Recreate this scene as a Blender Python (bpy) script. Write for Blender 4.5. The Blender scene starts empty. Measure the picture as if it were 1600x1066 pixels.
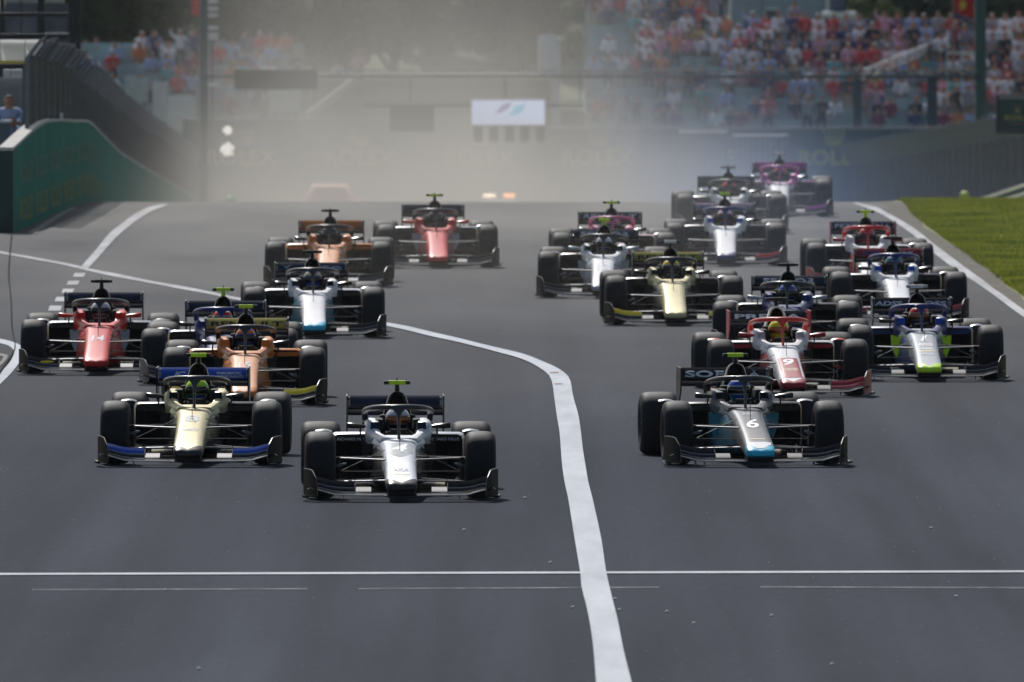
import bpy, bmesh, math, random
import numpy as np
from mathutils import Vector, Matrix
from math import sin, cos, pi, radians

random.seed(7)
rng = np.random.default_rng(7)
SC = bpy.context.scene
COL = SC.collection

# ------------------------------------------------------------------ camera
H = 6.19          # lens height above the track, metres
F = 28000.0       # focal length in pixels of a 1600 px wide picture
PITCH = math.atan(743.0 / F)
cam_data = bpy.data.cameras.new("camera")
cam = bpy.data.objects.new("camera", cam_data)
COL.objects.link(cam)
cam.location = (0, 0, H)
cam.rotation_euler = (pi / 2 - PITCH, 0, 0)
cam_data.sensor_fit = 'HORIZONTAL'
cam_data.sensor_width = 36.0
cam_data.lens = F * 36.0 / 1600.0
cam_data.clip_start = 1.0
cam_data.clip_end = 6000.0
cam_data.dof.use_dof = True
cam_data.dof.focus_distance = 188.0
cam_data.dof.aperture_fstop = 8.2
SC.camera = cam

# ------------------------------------------------------------------ world, sun, exposure
SUN_EL = radians(44)
SUN_AZ = radians(-13)      # from +Y (up the track, behind the cars) towards the left
world = bpy.data.worlds.new("World")
SC.world = world
world.use_nodes = True
wn = world.node_tree
bg = wn.nodes["Background"]
sky = wn.nodes.new("ShaderNodeTexSky")
sky.sky_type = 'NISHITA'
sky.sun_disc = False
sky.sun_elevation = SUN_EL
sky.sun_rotation = SUN_AZ
sky.air_density = 1.2
sky.dust_density = 2.0
wn.links.new(sky.outputs[0], bg.inputs[0])
bg.inputs[1].default_value = 0.085
sd = bpy.data.lights.new("sun", 'SUN')
sd.energy = 4.8
sd.angle = radians(0.53)
sd.color = (1.0, 0.98, 0.95)
sun = bpy.data.objects.new("sun", sd)
COL.objects.link(sun)
dvec = Vector((sin(SUN_AZ) * cos(SUN_EL), cos(SUN_AZ) * cos(SUN_EL), sin(SUN_EL)))   # towards the sun
sun.rotation_euler = dvec.to_track_quat('Z', 'Y').to_euler()
sun.location = (0, 0, 60)
SC.view_settings.view_transform = 'Standard'
SC.view_settings.look = 'None'
SC.view_settings.gamma = 1.0
SC.view_settings.exposure = -0.33
SC.render.engine = 'CYCLES'
SC.cycles.max_bounces = 6
SC.cycles.diffuse_bounces = 2
SC.cycles.glossy_bounces = 3
SC.cycles.transmission_bounces = 4
SC.cycles.volume_bounces = 0
SC.cycles.transparent_max_bounces = 12
SC.cycles.volume_max_steps = 64
SC.cycles.use_denoising = True
SC.cycles.caustics_reflective = False
SC.cycles.caustics_refractive = False

# ------------------------------------------------------------------ picture position -> place
def ray(px, py):
    d = Vector(((px - 800.0) / F, (533.0 - py) / F, -1.0))
    d.rotate(cam.rotation_euler)
    return d

def at(px, py, Y):
    d = ray(px, py)
    return Vector((0, 0, H)) + d * (Y / d.y)

def gp(px, py, z=0.0):
    d = ray(px, py)
    t = (z - H) / d.z
    return Vector((0, 0, H)) + d * t

CREST, RND, SLOPE = 319.0, 28.0, 0.024
def ground_z(Y):
    if Y <= CREST:
        return 0.0
    t = Y - CREST
    if t <= RND:
        return -SLOPE * t * t / (2 * RND)
    z = -SLOPE * RND / 2 - SLOPE * (t - RND)
    if Y > 655:
        u = min(1.0, (Y - 655) / 90.0)
        z0 = -SLOPE * RND / 2 - SLOPE * (655 - CREST - RND)
        u = u * u * (3 - 2 * u)
        z = z0 + (1.5 - z0) * u
        if Y > 745:
            z += (Y - 745) * 0.02
    return z

# ------------------------------------------------------------------ materials
MATS = {}
def mat(name, col, rough=0.6, metal=0.0, coat=0.0, var=0.0, vscale=4.0, bump=0.0, bscale=60.0, emit=None, estr=0.0, spec=0.5, coords='Object'):
    if name in MATS:
        return MATS[name]
    m = bpy.data.materials.new(name)
    m.use_nodes = True
    nt = m.node_tree
    b = nt.nodes["Principled BSDF"]
    b.inputs["Base Color"].default_value = (*col, 1)
    b.inputs["Roughness"].default_value = rough
    b.inputs["Metallic"].default_value = metal
    b.inputs["Coat Weight"].default_value = coat
    b.inputs["Coat Roughness"].default_value = 0.08
    b.inputs["Specular IOR Level"].default_value = spec
    tc = nt.nodes.new("ShaderNodeTexCoord")
    if var > 0:
        n = nt.nodes.new("ShaderNodeTexNoise")
        n.inputs["Scale"].default_value = vscale
        n.inputs["Detail"].default_value = 5
        nt.links.new(tc.outputs[coords], n.inputs["Vector"])
        r = nt.nodes.new("ShaderNodeValToRGB")
        r.color_ramp.elements[0].position = 0.3
        r.color_ramp.elements[1].position = 0.7
        r.color_ramp.elements[0].color = (*[max(0, c * (1 - var)) for c in col], 1)
        r.color_ramp.elements[1].color = (*[min(1, c * (1 + var)) for c in col], 1)
        nt.links.new(n.outputs["Fac"], r.inputs["Fac"])
        nt.links.new(r.outputs["Color"], b.inputs["Base Color"])
    if bump > 0:
        n2 = nt.nodes.new("ShaderNodeTexNoise")
        n2.inputs["Scale"].default_value = bscale
        n2.inputs["Detail"].default_value = 4
        nt.links.new(tc.outputs[coords], n2.inputs["Vector"])
        bp = nt.nodes.new("ShaderNodeBump")
        bp.inputs["Strength"].default_value = bump
        bp.inputs["Distance"].default_value = 0.01
        nt.links.new(n2.outputs["Fac"], bp.inputs["Height"])
        nt.links.new(bp.outputs["Normal"], b.inputs["Normal"])
    if emit:
        b.inputs["Emission Color"].default_value = (*emit, 1)
        b.inputs["Emission Strength"].default_value = estr
    MATS[name] = m
    return m

def srgb(r, g, b):
    f = lambda c: (c / 255 / 12.92) if c <= 10 else ((c / 255 + 0.055) / 1.055) ** 2.4
    return (f(r), f(g), f(b))

def paint(name, col, rough=0.38, metal=0.0):
    return mat("paint_" + name, col, rough, metal, coat=0.12, var=0.06, vscale=3.0, bump=0.02, bscale=25, spec=0.26)

P = {
    'endcarbon': mat('end_plate_carbon', (0.004, 0.0045, 0.006), 0.5, spec=0.03, var=0.3, vscale=15),
    'silver': paint('silver', (0.62, 0.64, 0.68), 0.35, 0.25),
    'white': paint('white', (0.75, 0.75, 0.77)),
    'black': mat('gloss_black', (0.008, 0.009, 0.011), 0.25, spec=0.4, var=0.2),
    'carbon': mat('carbon_fibre', (0.009, 0.010, 0.012), 0.20, 0.0, 0.0, var=0.3, vscale=40, spec=0.2),
    'navy': paint('navy', (0.012, 0.018, 0.045)),
    'blue': paint('blue', (0.015, 0.085, 0.48)),
    'darkblue': paint('dark_blue', (0.014, 0.032, 0.16)),
    'teal': paint('teal', (0.015, 0.17, 0.24)),
    'cyan': paint('cyan', (0.03, 0.48, 0.70)),
    'darkgrey': paint('dark_grey', (0.04, 0.042, 0.048)),
    'midgrey': paint('mid_grey', (0.05, 0.053, 0.06)),
    'grey': paint('grey', (0.11, 0.115, 0.125)),
    'lightgrey': paint('light_grey', (0.36, 0.39, 0.43)),
    'gold': paint('gold', (0.52, 0.46, 0.26), 0.38, 0.25),
    'yellow': paint('yellow', (0.85, 0.64, 0.02)),
    'mustard': mat('matt_mustard', (0.62, 0.50, 0.08), 0.5, var=0.05),
    'orange': paint('orange', (0.62, 0.17, 0.02)),
    'noseorange': paint('pale_orange', (0.80, 0.36, 0.17)),
    'red': paint('red', (0.62, 0.015, 0.012)),
    'redlight': paint('light_red', (0.68, 0.055, 0.04)),
    'crimson': paint('crimson', (0.33, 0.015, 0.03)),
    'pink': paint('pink', (0.55, 0.10, 0.25)),
    'purple': paint('purple', (0.20, 0.04, 0.20)),
    'magenta': paint('magenta', (0.48, 0.06, 0.33)),
    'lime': paint('lime', (0.55, 0.85, 0.03)),
    'palepink': paint('pale_pink', (0.70, 0.50, 0.55)),
}
M_TYRE = mat('tyre_rubber', (0.013, 0.014, 0.017), 0.62, var=0.25, vscale=7, bump=0.12, bscale=50, spec=0.20)
M_RIM = mat('rim_metal', (0.06, 0.06, 0.065), 0.35, 0.8, var=0.2)
M_DARK = mat('matt_black', (0.006, 0.006, 0.007), 0.8, var=0.2)
M_STEEL = mat('satin_steel', (0.20, 0.20, 0.21), 0.34, 0.85, var=0.15, vscale=20)
M_MIRROR = mat('mirror_glass', (0.5, 0.5, 0.52), 0.08, 1.0)
M_BANDR = mat('sidewall_red', (0.22, 0.02, 0.02), 0.6)
M_BANDY = mat('sidewall_yellow', (0.45, 0.38, 0.03), 0.6)
M_WHITEPRINT = mat('white_print', (0.78, 0.78, 0.80), 0.5)
M_GREYPRINT = mat('grey_print', (0.30, 0.34, 0.40), 0.5)
M_DARKPRINT = mat('dark_print', (0.02, 0.02, 0.025), 0.5)
M_GOLDPRINT = mat('gold_print', (0.42, 0.34, 0.15), 0.5)
M_BLUEPRINT = mat('blue_print', (0.02, 0.06, 0.30), 0.5)
M_SUIT = mat('race_suit', (0.03, 0.035, 0.05), 0.8, var=0.2)
M_SUITW = mat('race_suit_white', (0.45, 0.46, 0.48), 0.8, var=0.15)
M_VISOR = mat('visor', (0.012, 0.012, 0.018), 0.08, 0.3, coat=0.8)
M_VISORO = mat('visor_orange', (0.35, 0.11, 0.03), 0.12, 0.5, coat=0.8)

# ------------------------------------------------------------------ geometry helper
class G:
    def __init__(s):
        s.v = []; s.f = []; s.m = []
    def add(s, vs, fs, mi=0):
        o = len(s.v)
        s.v += [tuple(v) for v in vs]
        s.f += [tuple(i + o for i in f) for f in fs]
        s.m += [mi] * len(fs)
        return s
    def box(s, c, d, mi=0, rz=0.0):
        x, y, z = d[0] / 2, d[1] / 2, d[2] / 2
        cr, sr = cos(rz), sin(rz)
        vs = [(c[0] + a * x * cr - b * y * sr, c[1] + a * x * sr + b * y * cr, c[2] + e * z) for a in (-1, 1) for b in (-1, 1) for e in (-1, 1)]
        return s.add(vs, [(0, 1, 3, 2), (4, 6, 7, 5), (0, 4, 5, 1), (2, 3, 7, 6), (0, 2, 6, 4), (1, 5, 7, 3)], mi)
    def bbox(s, c, d, r=0.005, mi=0):
        # box with chamfered edges
        bm = bmesh.new()
        bmesh.ops.create_cube(bm, size=1.0)
        for v in bm.verts:
            v.co = Vector((v.co.x * d[0], v.co.y * d[1], v.co.z * d[2])) + Vector(c)
        bmesh.ops.bevel(bm, geom=bm.edges[:], offset=r, segments=2, profile=0.7, affect='EDGES')
        bm.verts.index_update()
        s.add([v.co[:] for v in bm.verts], [[v.index for v in f.verts] for f in bm.faces], mi)
        bm.free()
        return s
    def loft(s, rings, mi=0, cap=(True, True), closed=True):
        n = len(rings[0]); vs = [p for r in rings for p in r]; fs = []
        for i in range(len(rings) - 1):
            for j in range(n if closed else n - 1):
                k = (j + 1) % n
                fs.append((i * n + j, i * n + k, (i + 1) * n + k, (i + 1) * n + j))
        if cap[0]: fs.append(tuple(range(n - 1, -1, -1)))
        if cap[1]: fs.append(tuple((len(rings) - 1) * n + j for j in range(n)))
        return s.add(vs, fs, mi)
    def tube(s, pts, r, seg=8, mi=0, flat=1.0, cap=True, up=(0, 0, 1)):
        pts = [Vector(p) for p in pts]; rings = []
        rr = r if isinstance(r, (list, tuple)) else [r] * len(pts)
        for i, p in enumerate(pts):
            t = (pts[min(i + 1, len(pts) - 1)] - pts[max(i - 1, 0)]).normalized()
            u = Vector(up)
            if abs(t.dot(u)) > 0.97: u = Vector((1, 0, 0)) if abs(t.x) < 0.9 else Vector((0, 1, 0))
            a = t.cross(u).normalized(); b = a.cross(t).normalized()
            rings.append([tuple(p + a * (rr[i] * cos(2 * pi * k / seg)) + b * (rr[i] * flat * sin(2 * pi * k / seg))) for k in range(seg)])
        return s.loft(rings, mi, (cap, cap))
    def lathe_x(s, prof, c=(0, 0, 0), seg=40, mi=0, closed=False):
        # prof: (x, r) spun about the x axis through c
        rings = [[(c[0] + x, c[1] + r * cos(2 * pi * k / seg), c[2] + r * sin(2 * pi * k / seg)) for k in range(seg)] for x, r in prof]
        if closed: rings.append(rings[0])
        return s.loft(rings, mi, (False, False))
    def lathe_z(s, prof, c=(0, 0, 0), seg=20, mi=0):
        rings = [[(c[0] + r * cos(2 * pi * k / seg), c[1] + r * sin(2 * pi * k / seg), c[2] + z) for k in range(seg)] for r, z in prof]
        return s.loft(rings, mi, (True, True))
    def ell(s, c, r, mi=0, nu=16, nv=10, zmin=-1, zmax=1):
        rings = []
        for i in range(nv + 1):
            z = math.sin(-pi / 2 + pi * i / nv)
            z = max(zmin, min(zmax, z)); q = math.sqrt(max(0.0004, 1 - z * z))
            rings.append([(c[0] + r[0] * q * cos(2 * pi * k / nu), c[1] + r[1] * q * sin(2 * pi * k / nu), c[2] + r[2] * z) for k in range(nu)])
        return s.loft(rings, mi)
    def plate(s, poly, th, mi=0):
        # poly: 3D points of a flat polygon, thickened along its normal
        ps = [Vector(p) for p in poly]
        n = Vector((0, 0, 0))
        for i in range(len(ps)):
            a, b = ps[i], ps[(i + 1) % len(ps)]
            n += a.cross(b)
        n.normalize()
        return s.loft([[tuple(p - n * th / 2) for p in ps], [tuple(p + n * th / 2) for p in ps]], mi)
    def mesh(s, name, smooth=True, ang=35):
        me = bpy.data.meshes.new(name)
        me.from_pydata(s.v, [], s.f)
        me.polygons.foreach_set('material_index', s.m)
        bm = bmesh.new(); bm.from_mesh(me)
        bmesh.ops.recalc_face_normals(bm, faces=bm.faces[:])
        bm.to_mesh(me); bm.free()
        if smooth:
            me.polygons.foreach_set('use_smooth', [True] * len(me.polygons))
            me.set_sharp_from_angle(angle=radians(ang))
        me.update()
        return me

def link(name, me, mats, parent=None, loc=None, rz=0.0):
    o = bpy.data.objects.new(name, me)
    COL.objects.link(o)
    if not isinstance(mats, (list, tuple)): mats = [mats]
    for i, m in enumerate(mats):
        if len(me.materials) <= i: me.materials.append(m)
        elif me.materials[i] != m:
            o.material_slots[i].link = 'OBJECT'; o.material_slots[i].material = m
    if parent: o.parent = parent
    if loc is not None: o.location = loc
    o.rotation_euler.z = rz
    return o

def put(name, g, mats, parent=None, smooth=True, ang=35, loc=None, rz=0.0):
    return link(name, g.mesh(name, smooth, ang), mats, parent, loc, rz)

def tag(o, label=None, cat=None, group=None, kind=None):
    if label: o['label'] = label
    if cat: o['category'] = cat
    if group: o['group'] = group
    if kind: o['kind'] = kind
    return o

def empty(name, loc, rz=0.0):
    o = bpy.data.objects.new(name, None)
    COL.objects.link(o)
    o.location = loc; o.rotation_euler.z = rz
    o.empty_display_size = 0.2
    return o

_FONT_CACHE = {}
def text_geo(s, bold=0.0, shear=0.0):
    """verts (x centred on 0, y 0..1) and faces of a word"""
    key = (s, bold, shear)
    if key in _FONT_CACHE: return _FONT_CACHE[key]
    cu = bpy.data.curves.new("lettering_curve", 'FONT')
    cu.body = s; cu.size = 1.0; cu.offset = bold; cu.shear = shear; cu.resolution_u = 3
    o = bpy.data.objects.new("lettering_curve", cu)
    COL.objects.link(o)
    dg = bpy.context.evaluated_depsgraph_get(); dg.update()
    me = bpy.data.meshes.new_from_object(o.evaluated_get(dg))
    vs = [v.co.copy() for v in me.vertices]; fs = [tuple(p.vertices) for p in me.polygons]
    bpy.data.objects.remove(o); bpy.data.curves.remove(cu); bpy.data.meshes.remove(me)
    x0 = min(v.x for v in vs); x1 = max(v.x for v in vs); y0 = min(v.y for v in vs); y1 = max(v.y for v in vs)
    res = ([((v.x - (x0 + x1) / 2) / (x1 - x0), (v.y - y0) / (y1 - y0)) for v in vs], fs)
    _FONT_CACHE[key] = res
    return res

def lettering(name, s, fn, mat_, parent, bold=0.02, shear=0.0):
    """fn maps (u in -0.5..0.5, v in 0..1) to a point"""
    vs, fs = text_geo(s, bold, shear)
    me = bpy.data.meshes.new(name)
    me.from_pydata([tuple(fn(u, v)) for u, v in vs], [], fs)
    return link(name, me, mat_, parent)

# ------------------------------------------------------------------ the ground
def grid_sheet(name, x0, x1, ys, zoff, m, nx=2, parent=None):
    g = G()
    xs = [x0 + (x1 - x0) * i / (nx - 1) for i in range(nx)]
    vs = [(x, y, ground_z(y) + zoff) for y in ys for x in xs]
    fs = [(i * nx + j, i * nx + j + 1, (i + 1) * nx + j + 1, (i + 1) * nx + j) for i in range(len(ys) - 1) for j in range(nx - 1)]
    me = bpy.data.meshes.new(name); me.from_pydata(vs, [], fs)
    me.polygons.foreach_set('use_smooth', [True] * len(me.polygons))
    return link(name, me, m, parent)

YS = [-400, 0, 60, 100, 200, 300, 312] + [319 + i * 2 for i in range(16)] + [360 + 20 * i for i in range(20)] + [760, 800, 900, 1200, 1600, 2400, 4000]
YS = sorted(set(YS))

def ground_material():
    m = bpy.data.materials.new('dry_grass_ground'); m.use_nodes = True; nt = m.node_tree
    b = nt.nodes["Principled BSDF"]; b.inputs["Roughness"].default_value = 0.95
    tc = nt.nodes.new("ShaderNodeTexCoord")
    n = nt.nodes.new("ShaderNodeTexNoise"); n.inputs["Scale"].default_value = 0.35; n.inputs["Detail"].default_value = 9
    r = nt.nodes.new("ShaderNodeValToRGB")
    r.color_ramp.elements[0].position = 0.35; r.color_ramp.elements[0].color = (0.05, 0.075, 0.02, 1)
    r.color_ramp.elements[1].position = 0.68; r.color_ramp.elements[1].color = (0.12, 0.13, 0.05, 1)
    nt.links.new(tc.outputs['Object'], n.inputs['Vector']); nt.links.new(n.outputs['Fac'], r.inputs['Fac'])
    nt.links.new(r.outputs['Color'], b.inputs['Base Color'])
    return m

tag(grid_sheet('ground', -1500, 1500, YS, -0.10, ground_material(), 9), kind='structure')

def asphalt_material():
    m = bpy.data.materials.new('asphalt'); m.use_nodes = True; nt = m.node_tree; N = nt.nodes; L = nt.links
    b = N["Principled BSDF"]; b.inputs["Roughness"].default_value = 0.78
    b.inputs["Specular IOR Level"].default_value = 0.02
    tc = N.new("ShaderNodeTexCoord")
    def noise(scale, detail, sx=1, sy=1, rough=0.5):
        mp = N.new("ShaderNodeMapping"); mp.inputs["Scale"].default_value = (sx, sy, 1)
        n = N.new("ShaderNodeTexNoise"); n.inputs["Scale"].default_value = scale; n.inputs["Detail"].default_value = detail
        n.inputs["Roughness"].default_value = rough
        L.new(tc.outputs['Object'], mp.inputs['Vector']); L.new(mp.outputs['Vector'], n.inputs['Vector'])
        return n
    def ramp(n, p0, c0, p1, c1):
        r = N.new("ShaderNodeValToRGB"); e = r.color_ramp.elements
        e[0].position = p0; e[0].color = (*c0, 1); e[1].position = p1; e[1].color = (*c1, 1)
        L.new(n.outputs['Fac'], r.inputs['Fac']); return r
    def mul(a, b_, fac=1.0):
        x = N.new("ShaderNodeMix"); x.data_type = 'RGBA'; x.blend_type = 'MULTIPLY'; x.inputs[0].default_value = fac
        L.new(a, x.inputs[6]); L.new(b_, x.inputs[7]); return x.outputs[2]
    base = ramp(noise(0.22, 6, 1, 0.14), 0.32, (0.034, 0.040, 0.055), 0.70, (0.053, 0.060, 0.079))
    lane = ramp(noise(1.1, 3, 1, 0.012), 0.35, (0.74, 0.74, 0.76), 0.68, (1.16, 1.16, 1.14))
    grain = ramp(noise(9, 6, 1, 0.35, 0.75), 0.30, (0.80, 0.80, 0.80), 0.70, (1.18, 1.18, 1.18))
    fine = ramp(noise(42, 3, 1, 0.5, 0.8), 0.30, (0.82, 0.82, 0.83), 0.70, (1.2, 1.2, 1.2))
    arcs = ramp(noise(0.9, 3, 0.8, 0.03), 0.56, (1, 1, 1), 0.66, (1.16, 1.16, 1.14))
    c = mul(base.outputs[0], lane.outputs[0]); c = mul(c, grain.outputs[0]); c = mul(c, fine.outputs[0]); c = mul(c, arcs.outputs[0])
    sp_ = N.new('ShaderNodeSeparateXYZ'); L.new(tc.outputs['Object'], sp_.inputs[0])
    dm = N.new('ShaderNodeMapRange'); dm.inputs[1].default_value = 190; dm.inputs[2].default_value = 330; dm.inputs[3].default_value = 0; dm.inputs[4].default_value = 1.5; L.new(sp_.outputs[1], dm.inputs[0])  # far asphalt painted paler with distance, standing in for haze and low-angle brightening
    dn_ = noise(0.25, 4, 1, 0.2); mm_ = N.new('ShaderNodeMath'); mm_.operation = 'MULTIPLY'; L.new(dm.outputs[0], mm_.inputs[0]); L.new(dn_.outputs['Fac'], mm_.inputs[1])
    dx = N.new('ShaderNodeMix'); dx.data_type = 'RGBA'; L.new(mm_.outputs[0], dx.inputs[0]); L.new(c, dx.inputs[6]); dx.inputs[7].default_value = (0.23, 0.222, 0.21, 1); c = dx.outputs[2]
    L.new(c, b.inputs['Base Color'])
    bp = N.new("ShaderNodeBump"); bp.inputs["Strength"].default_value = 0.35; bp.inputs["Distance"].default_value = 0.01
    nn = noise(120, 3); L.new(nn.outputs['Fac'], bp.inputs['Height']); L.new(bp.outputs['Normal'], b.inputs['Normal'])
    return m
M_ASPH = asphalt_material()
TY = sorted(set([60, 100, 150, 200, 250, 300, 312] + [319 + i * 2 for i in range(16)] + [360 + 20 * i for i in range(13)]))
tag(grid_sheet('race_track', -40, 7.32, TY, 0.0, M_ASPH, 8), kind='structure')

# painted lines: worn white paint
def line_paint(name, col, wear=0.35, sc=2.2):
    m = bpy.data.materials.new(name); m.use_nodes = True; nt = m.node_tree; N = nt.nodes; L = nt.links
    b = N["Principled BSDF"]; b.inputs["Roughness"].default_value = 0.85; b.inputs["Specular IOR Level"].default_value = 0.03
    tc = N.new("ShaderNodeTexCoord"); mp = N.new("ShaderNodeMapping"); mp.inputs["Scale"].default_value = (1, 0.1, 1)
    n = N.new("ShaderNodeTexNoise"); n.inputs["Scale"].default_value = sc; n.inputs["Detail"].default_value = 8; n.inputs["Roughness"].default_value = 0.65
    L.new(tc.outputs['Object'], mp.inputs['Vector']); L.new(mp.outputs['Vector'], n.inputs['Vector'])
    r = N.new("ShaderNodeValToRGB"); e = r.color_ramp.elements
    e[0].position = 0.30; e[0].color = (*[c * (1 - wear) for c in col], 1); e[1].position = 0.62; e[1].color = (*col, 1)
    L.new(n.outputs['Fac'], r.inputs['Fac']); L.new(r.outputs['Color'], b.inputs['Base Color'])
    return m
M_LINE = line_paint('white_line_paint', (0.62, 0.64, 0.68), 0.22)
M_LINEW = line_paint('worn_line_paint', (0.56, 0.56, 0.57), 0.34)
M_FAINT = line_paint('ghost_line_paint', (0.30, 0.31, 0.33), 0.65, 5.0)

def smooth_pts(pts, n=4):
    out = []
    for i in range(len(pts) - 1):
        p0 = Vector(pts[max(i - 1, 0)]); p1 = Vector(pts[i]); p2 = Vector(pts[i + 1]); p3 = Vector(pts[min(i + 2, len(pts) - 1)])
        for k in range(n):
            t = k / n
            out.append(0.5 * ((2 * p1) + (-p0 + p2) * t + (2 * p0 - 5 * p1 + 4 * p2 - p3) * t * t + (-p0 + 3 * p1 - 3 * p2 + p3) * t ** 3))
    out.append(Vector(pts[-1]))
    return out

def on_ground(px, py, zoff):
    p = gp(px, py, zoff)
    if p.y > CREST:       # walk to the sloping part
        d = ray(px, py)
        for i in range(400):
            Y = CREST + i * 0.25
            q = at(px, py, Y)
            if q.z <= ground_z(Y) + zoff: return q
        Y = 336.0
        q = at(px, py, Y)
        return Vector((q.x, Y, ground_z(Y) + zoff))
    return p

def strip(name, left, right, zoff, m, n=4):
    # resample both edges to the same count
    L = smooth_pts([(*p, 0) for p in left], n); R = smooth_pts([(*p, 0) for p in right], n)
    def resamp(ps, k):
        d = [0]
        for a, b in zip(ps, ps[1:]): d.append(d[-1] + (b - a).length)
        out = []
        for i in range(k):
            t = d[-1] * i / (k - 1); j = 0
            while j < len(d) - 2 and d[j + 1] < t: j += 1
            f = (t - d[j]) / max(1e-9, d[j + 1] - d[j]); out.append(ps[j].lerp(ps[j + 1], min(1, f)))
        return out
    k = max(len(L), len(R)); L = resamp(L, k); R = resamp(R, k)
    vs = []
    for a, b in zip(L, R):
        vs += [tuple(on_ground(a.x, a.y, zoff)), tuple(on_ground(b.x, b.y, zoff))]
    fs = [(2 * i, 2 * i + 1, 2 * i + 3, 2 * i + 2) for i in range(k - 1)]
    me = bpy.data.meshes.new(name); me.from_pydata(vs, [], fs)
    return tag(link(name, me, m), kind='structure')

def zz(pts, ox, oy, s): return [(ox + u / s, oy + v / s) for u, v in pts]
s1 = 3.552
rightE = zz([(70, 82), (200, 105), (340, 138), (480, 170), (620, 205), (750, 235), (850, 260), (940, 295), (1030, 335), (1080, 370), (1105, 405), (1120, 490), (1150, 600), (1165, 700), (1175, 790), (1190, 880), (1205, 970)], 580, 480, s1) + \
    zz([(470, 0), (520, 230), (548, 420), (580, 560), (615, 700), (650, 880), (697, 1066), (730, 1200)], 800, 780, 3.727)
leftE = zz([(70, 100), (200, 128), (330, 160), (470, 190), (600, 222), (700, 248), (800, 275), (880, 305), (940, 340), (985, 375), (1005, 420), (1015, 490), (1030, 600), (1045, 690), (1052, 780), (1060, 880), (1075, 980)], 580, 480, s1) + \
    zz([(328, 0), (365, 230), (398, 430), (405, 510), (440, 650), (470, 830), (490, 1066), (500, 1200)], 800, 780, 3.727)
strip('pit_exit_line', leftE, rightE, 0.012, M_LINE)
s2 = 3.331
up = zz([(-60, 300), (0, 308), (150, 335), (300, 362), (420, 386), (470, 400), (620, 428), (800, 465), (960, 492), (1100, 520), (1230, 548)], 0, 300, s2) + [(440, 476), (520, 489), (600, 503.4)]
dn = zz([(-60, 312), (0, 319), (150, 346), (300, 373), (420, 401), (470, 413), (600, 441), (760, 470), (960, 508), (1100, 533), (1230, 561)], 0, 300, s2) + [(440, 480.5), (520, 494), (600, 508)]
strip('crossing_line', dn, up, 0.008, M_LINEW)
strip('pit_lane_line', zz([(422, 388), (500, 300), (570, 215), (640, 160), (700, 115), (770, 80), (850, 62)], 0, 300, s2),
      zz([(458, 398), (530, 320), (600, 240), (670, 180), (730, 135), (800, 95), (880, 66)], 0, 300, s2), 0.012, M_LINEW)
for i, (u, v, w, h) in enumerate([(412, 432, 56, 20), (380, 473, 58, 21), (353, 515, 58, 22), (320, 558, 62, 24), (287, 605, 64, 26), (255, 655, 66, 28)]):
    a = [(u - w / 2 + 5, v - h / 2), (u + w / 2 + 5, v - h / 2)]; b = [(u - w / 2 - 5, v + h / 2), (u + w / 2 - 5, v + h / 2)]
    g = G(); q = [tuple(on_ground(*p, 0.008)) for p in zz([b[0], b[1], a[1], a[0]], 0, 300, s2)]
    g.add(q, [(0, 1, 2, 3)])
    tag(put('dashed_line', g, M_LINEW, smooth=False), kind='structure')
strip('corner_line', zz([(-40, 758), (0, 764), (60, 778), (108, 800), (116, 830), (104, 880), (60, 940), (0, 1000), (-40, 1036)], 0, 300, s2),
      zz([(-40, 780), (0, 787), (45, 800), (70, 822), (72, 845), (55, 880), (30, 910), (0, 938), (-40, 975)], 0, 300, s2), 0.008, M_LINE)
strip('kerb', zz([(-40, 836), (0, 840), (40, 850), (30, 875), (0, 905), (-40, 940)], 0, 300, s2),
      zz([(-40, 850), (0, 852), (18, 856), (12, 870), (-2, 886), (-40, 915)], 0, 300, s2), 0.008, mat('kerb_concrete', (0.26, 0.25, 0.23), 0.8, spec=0.05, var=0.3, vscale=3))
s3 = 4.846
for (sx0, sy0, ww_, hh_) in ((1015, 362, 50, 4), (1040, 425, 46, 4)):
    g = G(); q = [tuple(on_ground(580 + (sx0 + a * ww_ / 2) / s1, 480 + (sy0 + b * hh_ / 2) / s1, 0.016)) for a, b in ((-1, 1), (0, 1.2), (1, .6), (1, -.6), (0, -1.3), (-1, -.8))]
    g.add(q, [tuple(range(6))]); tag(put('scuff_mark', g, mat('red_brown_scuff', (0.30, 0.20, 0.17), 0.8, spec=0.05, var=0.4, vscale=9), smooth=False), kind='structure')
strip('track_edge_line', zz([(-40, 82), (0, 96), (90, 130), (180, 168), (300, 240), (420, 325), (520, 412), (640, 512), (780, 612), (920, 702), (1060, 802), (1180, 892), (1260, 948), (1400, 1040)], 1340, 300, s3),
      zz([(0, 82), (60, 96), (150, 118), (240, 165), (330, 215), (450, 290), (560, 380), (680, 470), (800, 560), (940, 660), (1060, 740), (1180, 822), (1260, 882), (1400, 975)], 1340, 300, s3), 0.008, M_LINEW)
def flat_line(name, x0, y0, x1, y1, th, m, zoff=0.008):
    g = G(); g.add([tuple(gp(x0, y0 + th / 2, zoff)), tuple(gp(x1, y1 + th / 2, zoff)), tuple(gp(x1, y1 - th / 2, zoff)), tuple(gp(x0, y0 - th / 2, zoff))], [(0, 1, 2, 3)])
    return tag(put(name, g, m, smooth=False), kind='structure')
flat_line('finish_line', -60, 897, 1700, 892.5, 2.9, M_LINE)
flat_line('ghost_line', 50, 921.5, 480, 920, 1.4, M_FAINT, 0.004)
flat_line('ghost_line', 560, 920, 1030, 917.5, 1.4, M_FAINT, 0.004)
flat_line('ghost_line', 1188, 917, 1640, 918.5, 1.4, M_FAINT, 0.004)
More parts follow.
